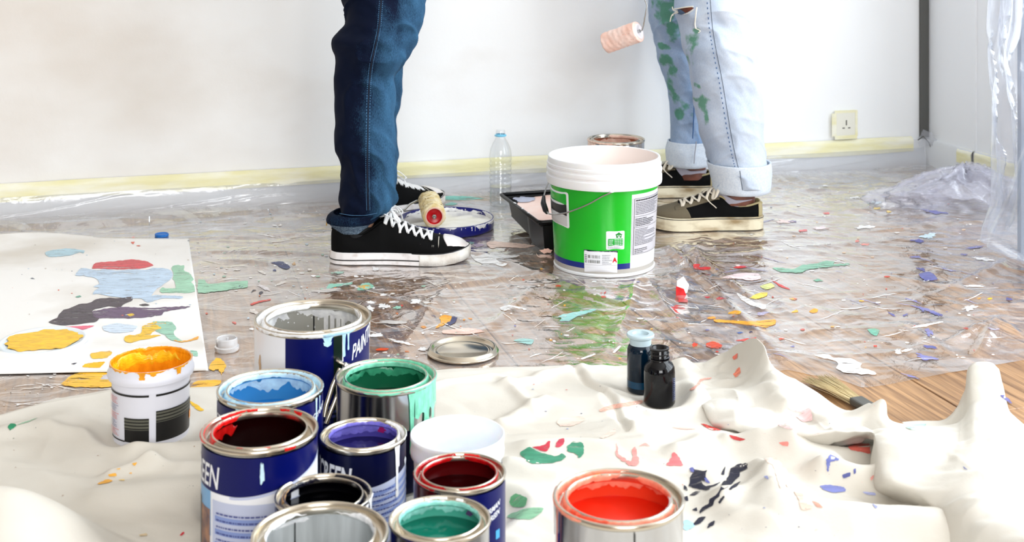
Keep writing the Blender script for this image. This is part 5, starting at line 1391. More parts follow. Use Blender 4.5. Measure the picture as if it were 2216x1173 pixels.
M_bump = mat('bumper_rubber', (226, 220, 214), .6); add_noise_color(M_bump, (196, 184, 172), (240, 236, 230), 22, 4, (1, 1, 1), .3, .55)
def dimple():
    n, l, b = nt(M_bump); tc = n.new('ShaderNodeTexCoord'); vo = n.new('ShaderNodeTexVoronoi'); vo.inputs['Scale'].default_value = 330; vo.inputs['Randomness'].default_value = .15
    bp = n.new('ShaderNodeBump'); bp.inputs['Distance'].default_value = .0012; bp.inputs['Strength'].default_value = .9; l.new(tc.outputs['Object'], vo.inputs['Vector']); l.new(vo.outputs['Distance'], bp.inputs['Height']); l.new(bp.outputs[0], b.inputs['Normal'])
dimple()
M_cap = mat('cap_rubber', (238, 234, 232), .35); add_noise_color(M_cap, (222, 210, 206), (246, 243, 242), 30, 5)
M_lace = mat('white_lace', (242, 242, 242), .8); add_bump(M_lace, 700, .0004, .5)
M_thr = mat('white_thread', (222, 216, 204), .8)
M_tansole = mat('tan_rubber', (212, 196, 160), .6); add_noise_color(M_tansole, (160, 136, 98), (230, 220, 192), 16, 6, (1, 1, 2.5), .30, .55)
M_suede = mat('taupe_suede', (104, 94, 74), .85); M_tan = mat('tan_canvas', (176, 162, 122), .85); M_lace2 = mat('cream_lace', (224, 214, 196), .85)
mats1 = dict(upper=M_canv, sole=M_rub, bumper=M_bump, cap=M_cap, lace=M_lace, thread=M_thr)
mats2 = dict(upper=M_canv, sole=M_tansole, suede=M_suede, tan=M_tan, lace=M_lace2, thread=M_thr)
wt = [(0, 0), (.006, .22), (.02, .40), (.05, .58), (.10, .68), (.18, .72), (.3, .71), (.42, .73), (.55, .84), (.66, .965), (.74, 1.0), (.82, .97), (.89, .84), (.945, .63), (.98, .38), (.994, .2), (1, 0)]
def retab(tab, n=400):
    xs = np.linspace(0, 1, n); return list(zip(xs, np.interp(xs, [p[0] for p in tab], [p[1] for p in tab])))
wt2 = [(a, b) for a, b in retab(wt, 120)]
top1 = retab([(0, .06), (.03, .083), (.35, .100), (.41, .104), (.50, .087), (.60, .071), (.70, .060), (.80, .054), (.88, .051), (.94, .045), (.975, .038), (1, .028)], 60)
col1 = retab([(0, .060), (.02, .083), (.06, .082), (.12, .070), (.18, .064), (.24, .066), (.30, .077), (.36, .092), (.42, .102), (1, .10)], 60)
SH1 = Shoe(.309, .053, wt2, .027, .010, top1, col1, .40)
top2 = retab([(0, .05), (.03, .067), (.35, .088), (.44, .090), (.52, .082), (.62, .072), (.72, .064), (.80, .056), (.88, .051), (.95, .045), (1, .036)], 60)
col2 = retab([(0, .055), (.02, .067), (.07, .064), (.14, .059), (.22, .058), (.30, .066), (.37, .080), (.43, .088), (1, .09)], 60)
SH2 = Shoe(.278, .049, wt2, .033, .004, top2, col2, .42)

# ---- person 1: dark jeans, black sneakers, facing right ----
zf = .0026
p1 = thing('person', 'person in dark blue jeans and black lace-up sneakers, facing right', 'person', (-.31, 3.0, 0))
near_rows = [(-420, 770, 1000, 2.98), (-250, 758, 968, 2.94), (-120, 748, 944, 2.90), (-40, 742, 930, 2.88), (0, 740, 923, 2.87), (30, 745, 919, 2.86), (48, 745, 917, 2.85), (66, 734, 912, 2.85), (84, 722, 906, 2.84), (104, 721, 898, 2.84), (124, 725, 889, 2.83),
             (146, 723, 872, 2.83), (165, 722, 857, 2.83), (190, 723, 855, 2.83), (250, 723, 853, 2.83), (290, 723, 855, 2.83), (320, 728, 859, 2.83), (345, 737, 862, 2.83), (365, 739, 862, 2.83), (390, 733, 861, 2.83), (415, 730, 858, 2.83), (436, 728, 855, 2.83), (454, 731, 845, 2.83), (468, 733, 822, 2.83)]
far_rows = [(-420, 740, 960, 3.10), (-250, 745, 930, 3.14), (-60, 760, 915, 3.18), (60, 766, 892, 3.20), (140, 764, 873, 3.22), (200, 764, 870, 3.23), (232, 763, 868, 3.23), (256, 758, 858, 3.23), (290, 762, 860, 3.23), (340, 764, 861, 3.23), (400, 762, 858, 3.23), (432, 764, 850, 3.23)]
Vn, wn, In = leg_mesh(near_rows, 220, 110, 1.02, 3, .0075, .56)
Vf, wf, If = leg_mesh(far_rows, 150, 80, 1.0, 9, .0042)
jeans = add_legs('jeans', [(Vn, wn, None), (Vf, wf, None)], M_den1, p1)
M_sk1 = mat('skin_light', (196, 150, 124), .5, Subsurface_Weight=.05); M_sk2 = mat('skin_brown', (92, 46, 30), .45); add_noise_color(M_sk2, (72, 34, 22), (116, 62, 42), 25, 3)
def leg_skel(near, far, hipz, hipc):
    return near, far
body_skin('body', [(-.24, 3.02, .92), (-.23, 2.96, .84), (-.300, 2.84, .48), (-.330, 2.83, .07), (-.28, 3.10, .84), (-.335, 3.22, .46), (-.345, 3.23, .07)], [(0, 1), (1, 2), (2, 3), (0, 4), (4, 5), (5, 6)],
          [(.07, .07), (.05, .05), (.036, .036), (.022, .022), (.05, .05), (.034, .034), (.022, .022)], M_sk1, p1)
# seams: two rows of pale blue stitches down the outside of the near leg
def seam_line(info, px, name, m, rad, parent, dash=False, off=.0035):
    A = crom(px, 260 if dash else 90); pts = [surf_at(info, a, b, off) for a, b in A]
    if dash:
        V, Fc = merge([tube_vf([pts[i], pts[i+1]], rad, 4) for i in range(0, len(pts)-1, 2)])
    else: V, Fc = tube_vf(pts, rad, 6)
    return world_child(mk(name, V, Fc, m, None), parent)
M_st1 = mat('blue_stitch', (92, 142, 186), .8); M_st0 = mat('seam_dark', (4, 14, 36), .8)
sp = [(829, -60), (825, 0), (820, 60), (812, 100), (803, 143), (798, 200), (796, 290), (795, 360), (796, 410), (797, 455)]
seam_line(In, sp, 'seam', M_st0, .0011, p1); seam_line(In, [(a-3.5, b) for a, b in sp], 'seam_stitch', M_st1, .0006, p1, True); seam_line(In, [(a+3.5, b) for a, b in sp], 'seam_stitch', M_st1, .0006, p1, True)
# turned-up hem
def cuff(name, rows, m, parent, ratio=1.02, amp=.0012, seed=1, thick=.0028):
    V, w_, inf = leg_mesh(rows, 24, 90, ratio, seed, amp)
    o = np_grid(name, np.swapaxes(V, 0, 1), m, None, wrap=True); world_child(o, parent); s = o.modifiers.new('s', 'SOLIDIFY'); s.thickness = thick; s.offset = 0; return o
cuff('hem_band', [(458, 722, 836, 2.83), (464, 712, 824, 2.83), (472, 708, 818, 2.83), (478, 708, 812, 2.83)], M_den1, p1, 1.0)
cuff('hem_inside', [(474, 710, 808, 2.83), (484, 716, 802, 2.83), (493, 724, 794, 2.83), (500, 730, 790, 2.83)], M_cuff1, p1, .95)
cuff('sock', [(470, 740, 800, 2.83), (490, 734, 804, 2.83), (505, 730, 812, 2.83), (522, 728, 816, 2.83)], mat('black_sock', (14, 14, 16), .9), p1, .62)
seam_line(In, [(735, 462), (760, 466), (790, 466), (818, 461)], 'hem_stitch', M_st1, .0006, p1, True, off=.006)
V, Fc = box_vf(-.0005, .0005, -.004, .004, -.006, .006); o = mk('hem_tab', V, Fc, mat('tab_yellow', (236, 180, 30), .6), None, False); o.location = PD(709, 482, 2.83)-Vector(p1.location)+Vector((-.002, 0, 0)); o.parent = p1
hx = (716-1108)/F*2.83
shoe(p1, 'sneaker', SH1, 'cap', mats1, Vector((hx, 2.833, zf))-Vector(p1.location), .02, 'black canvas sneaker with white rubber toe, nearer foot')
shoe(p1, 'sneaker', SH1, 'cap', mats1, Vector((-.425, 3.21, zf))-Vector(p1.location), .72, 'black canvas sneaker of the farther foot')
# tongue badge on the near shoe
near_shoe = [o for o in p1.children if o.name == 'sneaker'][0]
M_badge = mat('badge_white', (236, 236, 236), .6)
V, Fc = box_vf(-.001, .001, -.010, .010, -.012, .012); o = mk('tongue_badge', V, Fc, M_badge, near_shoe, False); o.location = (.118, -.014, .112); o.rotation_euler = (.2, .5, -1.25)
for k in range(3):
    V, Fc = box_vf(.0011, .0015, -.007, .007, -.008+.006*k, -.0055+.006*k); b = mk('badge_print', V, Fc, M_black, near_shoe, False); b.location = o.location; b.rotation_euler = o.rotation_euler

# ---- person 2: pale torn jeans, low skate shoes, facing left ----
p2 = thing('person', 'person in paint-stained ripped pale jeans with rolled cuffs, facing left', 'person', (.50, 3.33, 0))
n2 = [(-420, 1470, 1640, 3.30), (-250, 1468, 1632, 3.26), (-60, 1460, 1624, 3.20), (0, 1457, 1621, 3.18), (28, 1457, 1622, 3.17), (50, 1466, 1624, 3.17), (75, 1471, 1628, 3.16), (106, 1477, 1634, 3.15), (138, 1487, 1639, 3.15), (175, 1494, 1644, 3.15), (200, 1499, 1646, 3.15), (250, 1506, 1651, 3.15),
      (300, 1519, 1654, 3.15), (341, 1531, 1658, 3.15), (366, 1538, 1661, 3.15), (400, 1546, 1660, 3.15)]
f2 = [(-420, 1400, 1580, 3.44), (-250, 1402, 1570, 3.46), (-60, 1402, 1560, 3.50), (0, 1404, 1556, 3.50), (46, 1404, 1548, 3.51), (83, 1412, 1540, 3.52), (115, 1420, 1535, 3.52), (152, 1432, 1532, 3.52), (193, 1443, 1530, 3.52), (239, 1450, 1530, 3.52), (270, 1451, 1530, 3.52), (299, 1451, 1532, 3.52), (330, 1450, 1533, 3.52)]
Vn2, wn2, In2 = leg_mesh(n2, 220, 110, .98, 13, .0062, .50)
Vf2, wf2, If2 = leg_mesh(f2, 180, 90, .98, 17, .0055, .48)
wn2 = wn2*.5+.56; wf2 = wf2*-.4+.10  # near leg lifted toward white, most at +x: strong light put into the colour
spf = [(1440, 30, 22, 38, -.5, .55), (1455, 70, 16, 26, -.3, .5), (1424, 20, 14, 30, 0, .4), (1436, 100, 14, 7, .4, .6), (1440, 130, 16, 12, .5, .6), (1455, 150, 9, 20, -.3, .5), (1448, 180, 7, 34, -.2, .45), (1460, 205, 10, 26, -.5, .45), (1470, 245, 11, 14, 0, .6), (1482, 230, 8, 34, -.6, .4), (1475, 60, 14, 24, 0, .5), (1462, 10, 20, 20, 0, .5)]
spn = [(1497, 88, 14, 26, 0, .40), (1490, 120, 12, 30, .1, .36), (1506, 65, 8, 8, 0, .55), (1522, 225, 10, 20, -.1, .55), (1528, 250, 6, 26, -.1, .42), (1518, 215, 16, 6, 0, .5), (1508, 185, 8, 5, .5, .5), (1478, 150, 6, 24, 0, .35)]
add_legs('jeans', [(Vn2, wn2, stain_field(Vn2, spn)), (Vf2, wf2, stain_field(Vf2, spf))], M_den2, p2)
body_skin('body', [(.555, 3.33, .88), (.555, 3.24, .80), (.515, 3.17, .50), (.560, 3.15, .09), (.49, 3.46, .80), (.478, 3.52, .50), (.495, 3.52, .09)], [(0, 1), (1, 2), (2, 3), (0, 4), (4, 5), (5, 6)],
          [(.08, .08), (.05, .05), (.042, .042), (.030, .026), (.05, .05), (.036, .036), (.028, .024)], M_sk2, p2)
def cuff2(n_, rows, seed): return cuff(n_, rows, M_cuff2, p2, 1.0, .0010, seed, .004)
cuff2('rolled_cuff', [(350, 1531, 1666, 3.15), (366, 1535, 1668, 3.15), (390, 1542, 1668, 3.15), (406, 1545, 1666, 3.15), (413, 1549, 1662, 3.15)], 5)
cuff2('rolled_cuff', [(304, 1446, 1536, 3.52), (322, 1441, 1536, 3.52), (340, 1442, 1536, 3.52), (352, 1444, 1534, 3.52), (357, 1450, 1531, 3.52)], 8)
# ankles
def ankle(name, rows, m, ratio=.68): return cuff(name, rows, m, p2, ratio, .0004, 3, .002)
ankle('ankle', [(380, 1548, 1634, 3.15), (405, 1550, 1632, 3.15), (430, 1550, 1633, 3.15), (440, 1550, 1632, 3.15)], M_sk2); ankle('ankle', [(330, 1458, 1528, 3.52), (352, 1459, 1526, 3.52), (378, 1458, 1527, 3.52), (386, 1458, 1527, 3.52)], M_sk2)
M_sock2 = mat('grey_sock', (176, 172, 184), .9); add_bump(M_sock2, 500, .0005, .5)
def slant_sock(cx, D, hw, zlo, seed):
    n, s = 12, 60; V = np.zeros((s, n, 3))
    for i in range(s):
        a = 2*PI*i/s
        for j in range(n):
            f = j/(n-1); ztop = .074+.030*max(0, -math.cos(a))**1.3; z = zlo+(ztop-zlo)*f
            q = 1.05+.05*(1-f); V[i, j] = (cx+hw*q*math.cos(a)-.006*(1-f), D+hw*(.52+.20*f)*math.sin(a), z+zf)
    o = np_grid('sock', V, M_sock2, None, wrap=True); world_child(o, p2); m = o.modifiers.new('s', 'SOLIDIFY'); m.thickness = .003; return o
slant_sock((1588-1108)/F*3.15, 3.15, .050, .048, 1); slant_sock((1491-1108)/F*3.52, 3.52, .047, .048, 2)
hx2 = (1649-1108)/F*3.15
s1_ = shoe(p2, 'skate_shoe', SH2, 'skate', mats2, Vector((hx2, 3.15, zf))-Vector(p2.location), PI-.0, 'low black skate shoe with tan sole, nearer foot', -1)
s2_ = shoe(p2, 'skate_shoe', SH2, 'skate', mats2, Vector(((1546-1108)/F*3.52, 3.525, zf))-Vector(p2.location), PI-.03, 'low black skate shoe of the farther foot', -1)
# outseam with dark worn dashes, cuff seams
M_dash = mat('seam_blue', (52, 96, 150), .85); M_seamd = mat('seam_line', (40, 56, 78), .85)
sp2 = [(1533, -60), (1537, 0), (1542, 60), (1550, 110), (1562, 170), (1572, 230), (1582, 290), (1592, 340), (1600, 372)]
seam_line(In2, sp2, 'seam', M_seamd, .0008, p2)
A = crom([(a-7, b) for a, b in sp2], 90); V, Fc = merge([tube_vf([surf_at(In2, *A[i], .002), surf_at(In2, *(A[i]+(A[i+1]-A[i])*.7), .002)], .0026, 6, .4) for i in range(0, 89, 2)]); world_child(mk('worn_dashes', V, Fc, M_dash, None), p2)
seam_line(In2, [(1601, 370), (1604, 392), (1607, 412)], 'cuff_seam', M_seamd, .0009, p2, off=.009)
seam_line(If2, [(1502, 190), (1502, 230), (1500, 280), (1499, 300)], 'seam', M_dash, .0016, p2); seam_line(If2, [(1507, 306), (1504, 330), (1502, 354)], 'cuff_seam', mat('cuff_stitch', (170, 170, 180), .8), .0016, p2, off=.010)
# rip at the knee
hole = [(1463, 22), (1470, 19), (1482, 17), (1496, 15), (1502, 17), (1496, 22), (1488, 27), (1478, 30), (1470, 31), (1465, 27)]
V, Fc = patch_vf(hole, lambda a, b: surf_at(In2, a, b, .0035), spacing=3); world_child(mk('knee_skin', V, Fc, M_sk2, None), p2)
hole2 = [(1462, 22), (1471, 20), (1478, 24), (1484, 29), (1474, 32), (1466, 30)]
V, Fc = patch_vf(hole2, lambda a, b: surf_at(In2, a, b, .0048), spacing=3); world_child(mk('pocket_lining', V, Fc, mat('lining_blue', (72, 92, 120), .9), None), p2)
M_fray = mat('frayed_thread', (236, 232, 220), .9)
def fray(px, rad): world_child(tube('frayed_thread', [surf_at(In2, a, b, .006) for a, b in crom(px, 16)], rad, M_fray, None, 6), p2)
fray([(1458, 20), (1470, 18), (1484, 15.5), (1500, 14)], .0016); fray([(1455, 15), (1457, 22), (1466, 24)], .0014); fray([(1467, 27), (1456, 31), (1452, 38), (1450, 47)], .0014)
fray([(1466, 24), (1460, 28), (1455, 34)], .0012); fray([(1508, 16), (1506, 30), (1504, 52), (1506, 62)], .0018); fray([(1506, 62), (1513, 65), (1515, 68), (1511, 71)], .0010); fray([(1480, 31), (1490, 28), (1502, 20)], .0009)
# ================= PAPER SHEET =================
M_paper = mat('white_paper', (242, 240, 236), .7); add_noise_color(M_paper, (224, 219, 211), (247, 246, 244), 3.2, 5, (1, 1, 1), .3, .5)
def paper():
    nu, nv = 120, 90; V = np.zeros((nu, nv, 3))
    for i in range(nu):
        a = i/(nu-1)
        for j in range(nv):
            b = j/(nv-1)
            ub = -110+(408+110)*a; vb = 514+(-12*math.exp(-((ub-70)/120)**2))+(2 if ub > 200 else 0); uf = -110+(450+110)*a; vf = 806-9*a
            v = vb+(vf-vb)*(b**1.06); u = ub+(uf-ub)*((v-vb)/(vf-vb))
            z = .0065+.0022*(mnoise.noise(Vector((a*3, b*3, 4)))+.5)
            if b > .80: z += .008*math.sin(PI*min(1, (b-.80)/.20))**1.0
            if b < .10 and a < .35: z += .010*(1-b/.10)*max(0, math.sin(PI*a/.35))
            p = P(u, v, z); V[i, j] = p
    V[:, -1, 2] = .0040
    o = np_grid('paper_sheet', V, M_paper); s = o.modifiers.new('s', 'SOLIDIFY'); s.thickness = .0014; s.offset = -1 if o.data.polygons[500].normal.z > 0 else 1
    return tag(o, 'large white paint-test paper with blue, red, purple and yellow strokes, at left', 'paper')
paper_o = paper()
# ---- ray casting of paint marks on to the real surfaces ----
from mathutils.bvhtree import BVHTree
def bvh(o):
    me = o.data; return BVHTree.FromPolygons([v.co.copy() for v in me.vertices], [tuple(p.vertices) for p in me.polygons])
T_film = bvh(film); T_cloth = bvh(cloth); T_fold = bvh(fold); T_paper = bvh(paper_o)
EYE = Vector((0, 0, H))
def caster(trees, off):
    def f(u, v):
        d = Vector(((u-1108)/F, 1, -(v-HZ)/F)).normalized(); best = None
        for t_ in trees:
            h = t_.ray_cast(EYE, d)
            if h[0] is not None and (best is None or h[3] < best[3]): best = h
        if best is None:
            p = P(u, v, .003); return (p.x, p.y, p.z)
        n = best[1]
        if n.z < 0: n = -n
        p = best[0]+n*off; return (p.x, p.y, p.z)
    return f
C_film = caster([T_film], .0009); C_cloth = caster([T_cloth, T_fold], .0009); C_paper = caster([T_paper], .0008)
_sd = [0]
def splat(poly, col, cast, parent, amp=None, name='paint_splatter', rough=.3, step=None, sp=None, thick=True):
    _sd[0] += 1
    xs = [p[0] for p in poly]; ys = [p[1] for p in poly]; w = max(xs)-min(xs); h = max(ys)-min(ys)
    step = step or max(1.5, min(w, h*2)/16); amp = amp if amp is not None else max(.5, min(w, h)/16)
    pl = [tuple(q) for q in crom([poly[-1]]+poly+[poly[0], poly[1]], 12*len(poly))][12:-12] if len(poly) < 20 else poly
    # closed smooth outline, then fine ragged edge
    A = np.array([poly[-1]]+poly+[poly[0], poly[1]], float); pl = []
    for i in range(1, len(A)-2):
        for k in range(4):
            f = k/4; p0, p1, p2, p3 = A[i-1], A[i], A[i+1], A[i+2]
            c_ = .5*((2*p1)+(-p0+p2)*f+(2*p0-5*p1+4*p2-p3)*f*f+(-p0+3*p1-3*p2+p3)*f**3); l_ = p1+(p2-p1)*f; q = .55*c_+.45*l_; pl.append((q[0], q[1]))
    pl = rough_poly(pl, step, amp, _sd[0]); sp = sp or max(5, min(w, h)/4)
    # streaky: nudge some outline points further along the stroke
    V, Fc = patch_vf(pl, cast, spacing=sp)
    if not V: return
    big = w > 14 or h > 8
    m_ = splat_mat(col, rough, .31, .12, .9) if rough > .5 else (splat_mat(col, rough) if big else paint(col, rough))
    o = mk(name, V, Fc, m_, parent); return o
def splats(polys, s, x0, y0, cast, parent, **k):
    for col, pts in polys: splat([(x0+a/s, y0+b/s) for a, b in pts], col, cast, parent, **k)
WH = (244, 244, 246); YL = (250, 196, 20); RDc = (212, 36, 50)
splats([
 ((168, 206, 224), [(270, 245), (300, 232), (400, 218), (470, 225), (510, 232), (505, 248), (480, 242), (420, 262), (300, 270)]),
 ((214, 44, 64), [(555, 340), (580, 305), (700, 295), (800, 285), (880, 295), (930, 320), (900, 330), (850, 340), (700, 345), (600, 340)]),
 ((188, 212, 236), [(460, 380), (490, 335), (600, 345), (850, 347), (930, 335), (1030, 350), (1050, 380), (1010, 420), (930, 480), (900, 520), (760, 520), (600, 500), (565, 495), (600, 460), (570, 450), (600, 430), (560, 395)]),
 ((150, 204, 174), [(1040, 325), (1110, 320), (1120, 360), (1160, 380), (1180, 482), (980, 485), (985, 460), (1060, 458), (1050, 400)]),
 ((188, 212, 236), [(860, 520), (940, 500), (1100, 508), (1090, 522), (980, 520), (900, 545), (870, 535)]),
 ((88, 60, 100), [(560, 600), (720, 572), (900, 578), (1130, 568), (1140, 575), (1000, 600), (960, 625), (800, 642), (700, 640), (580, 640)]),
 ((38, 20, 46), [(300, 660), (350, 640), (360, 605), (480, 560), (560, 535), (620, 517), (700, 520), (800, 517), (800, 535), (740, 560), (720, 572), (600, 578), (560, 605), (600, 640), (560, 665), (450, 680), (340, 682)]),
 ((150, 204, 180), [(920, 660), (1040, 665), (1060, 700), (1055, 740), (1110, 780), (1040, 775), (1000, 745), (950, 720)]),
 ((250, 196, 20), [(745, 770), (760, 750), (850, 735), (860, 690), (930, 660), (1010, 672), (1015, 690), (950, 710), (900, 740), (970, 745), (900, 765), (780, 790)]),
 ((248, 170, 20), [(1040, 772), (1130, 775), (1200, 750), (1190, 770), (1100, 787)]),
 ((250, 190, 20), [(545, 860), (560, 850), (660, 838), (680, 850), (640, 880), (560, 885)]),
 ((250, 180, 20), [(500, 935), (520, 915), (600, 905), (635, 905), (600, 940)]),
 ((232, 96, 128), [(340, 695), (440, 690), (570, 685), (500, 710), (380, 708)]),
 ((206, 222, 240), [(620, 690), (700, 670), (830, 690), (800, 720), (700, 730), (630, 715)]),
 ((90, 160, 140), [(455, 512), (480, 502), (492, 510), (470, 516)]), ((150, 204, 180), [(1150, 835), (1190, 840), (1195, 870), (1165, 865)]),
 ((40, 40, 60), [(430, 915), (465, 910), (450, 920)]), ((20, 10, 30), [(840, 560), (880, 552), (905, 562), (870, 567)]),
 ((226, 70, 50), [(788, 148), (815, 145), (808, 156)]), ((226, 90, 70), [(790, 180), (815, 178), (805, 192)]), ((250, 200, 30), [(765, 618), (800, 612), (815, 622), (785, 629)]),
], 2.793, 0, 460, C_paper, paper_o)
rnd = random.Random(12)
def specks(name, n, box, cols, cast, parent, r0=.8, r1=2.6, seed=3, keep=None):
    rnd = random.Random(seed); groups = {}
    for i in range(n):
        u = rnd.uniform(box[0], box[2]); v = rnd.uniform(box[1], box[3])
        if keep and not keep(u, v): continue
        q = rnd.random(); r = r0+(r1-r0)*q*q*q; c = rnd.choice(cols)
        pv, pf = patch_vf(blob(u, v, r*rnd.uniform(.8, 2.2), r*.55, i, 8, .3), cast); groups.setdefault(c, []).append((pv, pf))
    for c, l in groups.items():
        V, Fc = merge(l); o = mk(name, V, Fc, paint(c), parent); o['kind'] = 'stuff'
specks('paint_specks', 60, (10, 520, 420, 740), [(226, 90, 60), (90, 100, 120), (170, 200, 220), (200, 190, 180)], C_paper, paper_o, .5, 2.2, 5)
# yellow-painted lid lying on the paper
p = P(93, 740, .012); r = 94/F*p.y
t = thing('can_lid', 'round white-edged lid covered in yellow paint, lying on the paper', 'lid', (p.x, p.y, .0105), 0)
lathe('disc', [(0, .003), (r*.80, .003), (r*.82, .0045), (r*.86, .003), (r*.90, .0055), (r*.95, .006), (r*1.0, .003), (r*.99, .001), (0, .001)], M_plw, t, 80, sharp=None)
V, Fc = patch_vf(blob(0, 0, r*.80, r*.76, 3, 70, .18), lambda x, y: (x, y, .0052+.0012*mnoise.noise(Vector((x*90, y*90, 3)))), spacing=.008); mk('yellow_paint', V, Fc, paint((250, 192, 16), .35), t)

# ================= PAINT ON THE FILM =================
splats([((120, 180, 152), [(435, 460), (480, 460), (560, 465), (600, 445), (680, 435), (740, 420), (780, 425), (775, 440), (860, 436), (860, 444), (740, 455), (640, 468), (590, 488), (480, 482)]),
 (WH, [(665, 940), (740, 938), (780, 955), (860, 960), (900, 975), (930, 990), (930, 1010), (1000, 1035), (1000, 1048), (850, 1040), (790, 1015), (800, 990), (775, 968), (700, 955)]),
 ((250, 166, 20), [(110, 745), (200, 750), (330, 755), (450, 745), (455, 770), (400, 790), (340, 780), (230, 765), (130, 760)]),
 ((248, 170, 20), [(190, 712), (230, 695), (265, 700), (255, 715)]), ((244, 150, 20), [(70, 738), (110, 728), (125, 738), (100, 743)]),
 ((246, 206, 30), [(310, 625), (360, 600), (410, 595), (405, 615), (350, 632)]), ((214, 222, 130), [(370, 560), (430, 545), (450, 565), (400, 580)]),
 ((206, 24, 24), [(0, 440), (40, 440), (35, 455), (95, 455), (90, 470), (10, 466)]), ((206, 24, 24), [(220, 457), (270, 447), (300, 455), (250, 463)]),
 ((206, 24, 24), [(430, 525), (470, 545), (540, 580), (490, 568)]), ((226, 70, 20), [(70, 880), (110, 865), (160, 885), (140, 905), (80, 895)]),
 ((214, 50, 20), [(230, 862), (300, 850), (350, 845), (320, 865)]), ((100, 170, 146), [(960, 800), (1000, 795), (1030, 805), (1010, 835), (985, 825)]),
 ((240, 216, 218), [(160, 515), (250, 490), (360, 490), (370, 520), (320, 530), (250, 520)]), ((100, 104, 168), [(1245, 495), (1300, 480), (1330, 495), (1350, 525), (1290, 530), (1260, 515)]),
 (WH, [(240, 600), (280, 615), (330, 645), (400, 665), (395, 690), (330, 670), (280, 650)]), ((206, 28, 24), [(545, 625), (575, 630), (560, 636)]),
 ((248, 160, 20), [(640, 700), (665, 685), (690, 690), (680, 705), (655, 708)]), ((248, 180, 20), [(540, 708), (570, 690), (580, 700), (560, 712)])], 2.55, 1500, 400, C_film, film)
IN = (84, 88, 156); IN2 = (120, 120, 176)
for (a, b, ra, rb_, col, ang) in [(1240, 310, 34, 8, IN, .1), (1290, 520, 26, 10, IN, 0), (1330, 150, 60, 8, IN2, .15), (1340, 30, 30, 7, IN2, -.2), (1280, 690, 70, 7, IN2, .3), (1340, 712, 36, 6, IN, .3), (1300, 812, 20, 18, IN2, .7), (1310, 897, 32, 8, IN, .15),
    (1560, 345, 44, 5, IN2, -.15), (1742, 633, 16, 7, IN, 0), (1290, 955, 46, 12, IN2, .2), (1200, 1058, 40, 5, IN2, .3), (1095, 716, 22, 4, IN, .5), (1260, 470, 24, 8, IN, .4), (1210, 640, 40, 4, IN2, .3), (1230, 400, 30, 5, IN2, 0), (1410, 470, 40, 5, IN2, .2), (1495, 385, 20, 5, IN2, 0), (1170, 720, 20, 4, IN, -.3),
    (950, 235, 52, 10, WH, 0), (895, 72, 22, 5, WH, 0), (1520, 682, 40, 12, WH, -.2), (1290, 775, 72, 7, WH, -.2), (1130, 925, 16, 12, WH, .3), (1182, 915, 34, 7, WH, -.2), (725, 6, 16, 5, WH, 0), (1600, 410, 50, 8, WH, .1), (1560, 560, 60, 6, WH, 0), (700, 240, 40, 10, (246, 226, 228), 0),
    (610, 254, 20, 7, (230, 90, 96), 0), (735, 158, 16, 6, (230, 96, 96), 0), (905, 312, 14, 5, (236, 130, 120), 0), (950, 330, 20, 5, (236, 150, 140), 0), (80, 622, 14, 4, RDc, 0), (150, 628, 22, 5, RDc, 0), (490, 850, 18, 5, (226, 70, 20), -.2), (1640, 630, 14, 5, YL, 0), (1080, 150, 16, 4, (236, 206, 120), 0), (1010, 130, 20, 5, (236, 206, 120), 0),
    (1000, 100, 40, 8, (214, 236, 240), 0), (1300, 285, 40, 14, (204, 226, 238), 0), (500, 205, 36, 10, (240, 216, 210), 0), (550, 205, 18, 5, (120, 110, 150), 0), (690, 528, 20, 6, (100, 170, 140), 0), (260, 818, 16, 4, (60, 90, 150), 0), (320, 814, 10, 4, (40, 40, 80), 0), (10, 884, 14, 9, (216, 60, 20), 0), (380, 712, 30, 10, (190, 184, 220), 0), (550, 630, 18, 5, (246, 180, 60), .2)]:
    splat(blob(1500+a/2.55, 400+b/2.55, ra/2.55, rb_/2.55, int(a+b), 26, .5, ang), col, C_film, film)
splats([((120, 190, 180), [(600, 150), (700, 142), (900, 150), (1100, 175), (1000, 185), (850, 195), (600, 190)]), ((120, 186, 176), [(580, 245), (680, 225), (760, 240), (700, 260), (600, 257)]),
 (WH, [(920, 880), (1000, 900), (1150, 870), (1250, 860), (1400, 890), (1560, 900), (1400, 930), (1250, 940), (1300, 980), (1400, 990), (1330, 1030), (1200, 1000), (1100, 1010), (980, 960)]),
 ((238, 208, 192), [(1120, 735), (1200, 715), (1500, 740), (1740, 770), (1600, 800), (1300, 790), (1180, 805)]), ((116, 156, 152), [(880, 740), (920, 720), (970, 735), (930, 755)]), ((170, 150, 176), [(960, 760), (1050, 745), (1100, 770), (1000, 790)]),
 ((252, 214, 196), [(1750, 860), (1780, 900), (1880, 900), (1890, 915), (1800, 925), (1765, 905)])], 5.83, 860, 400, C_film, film)
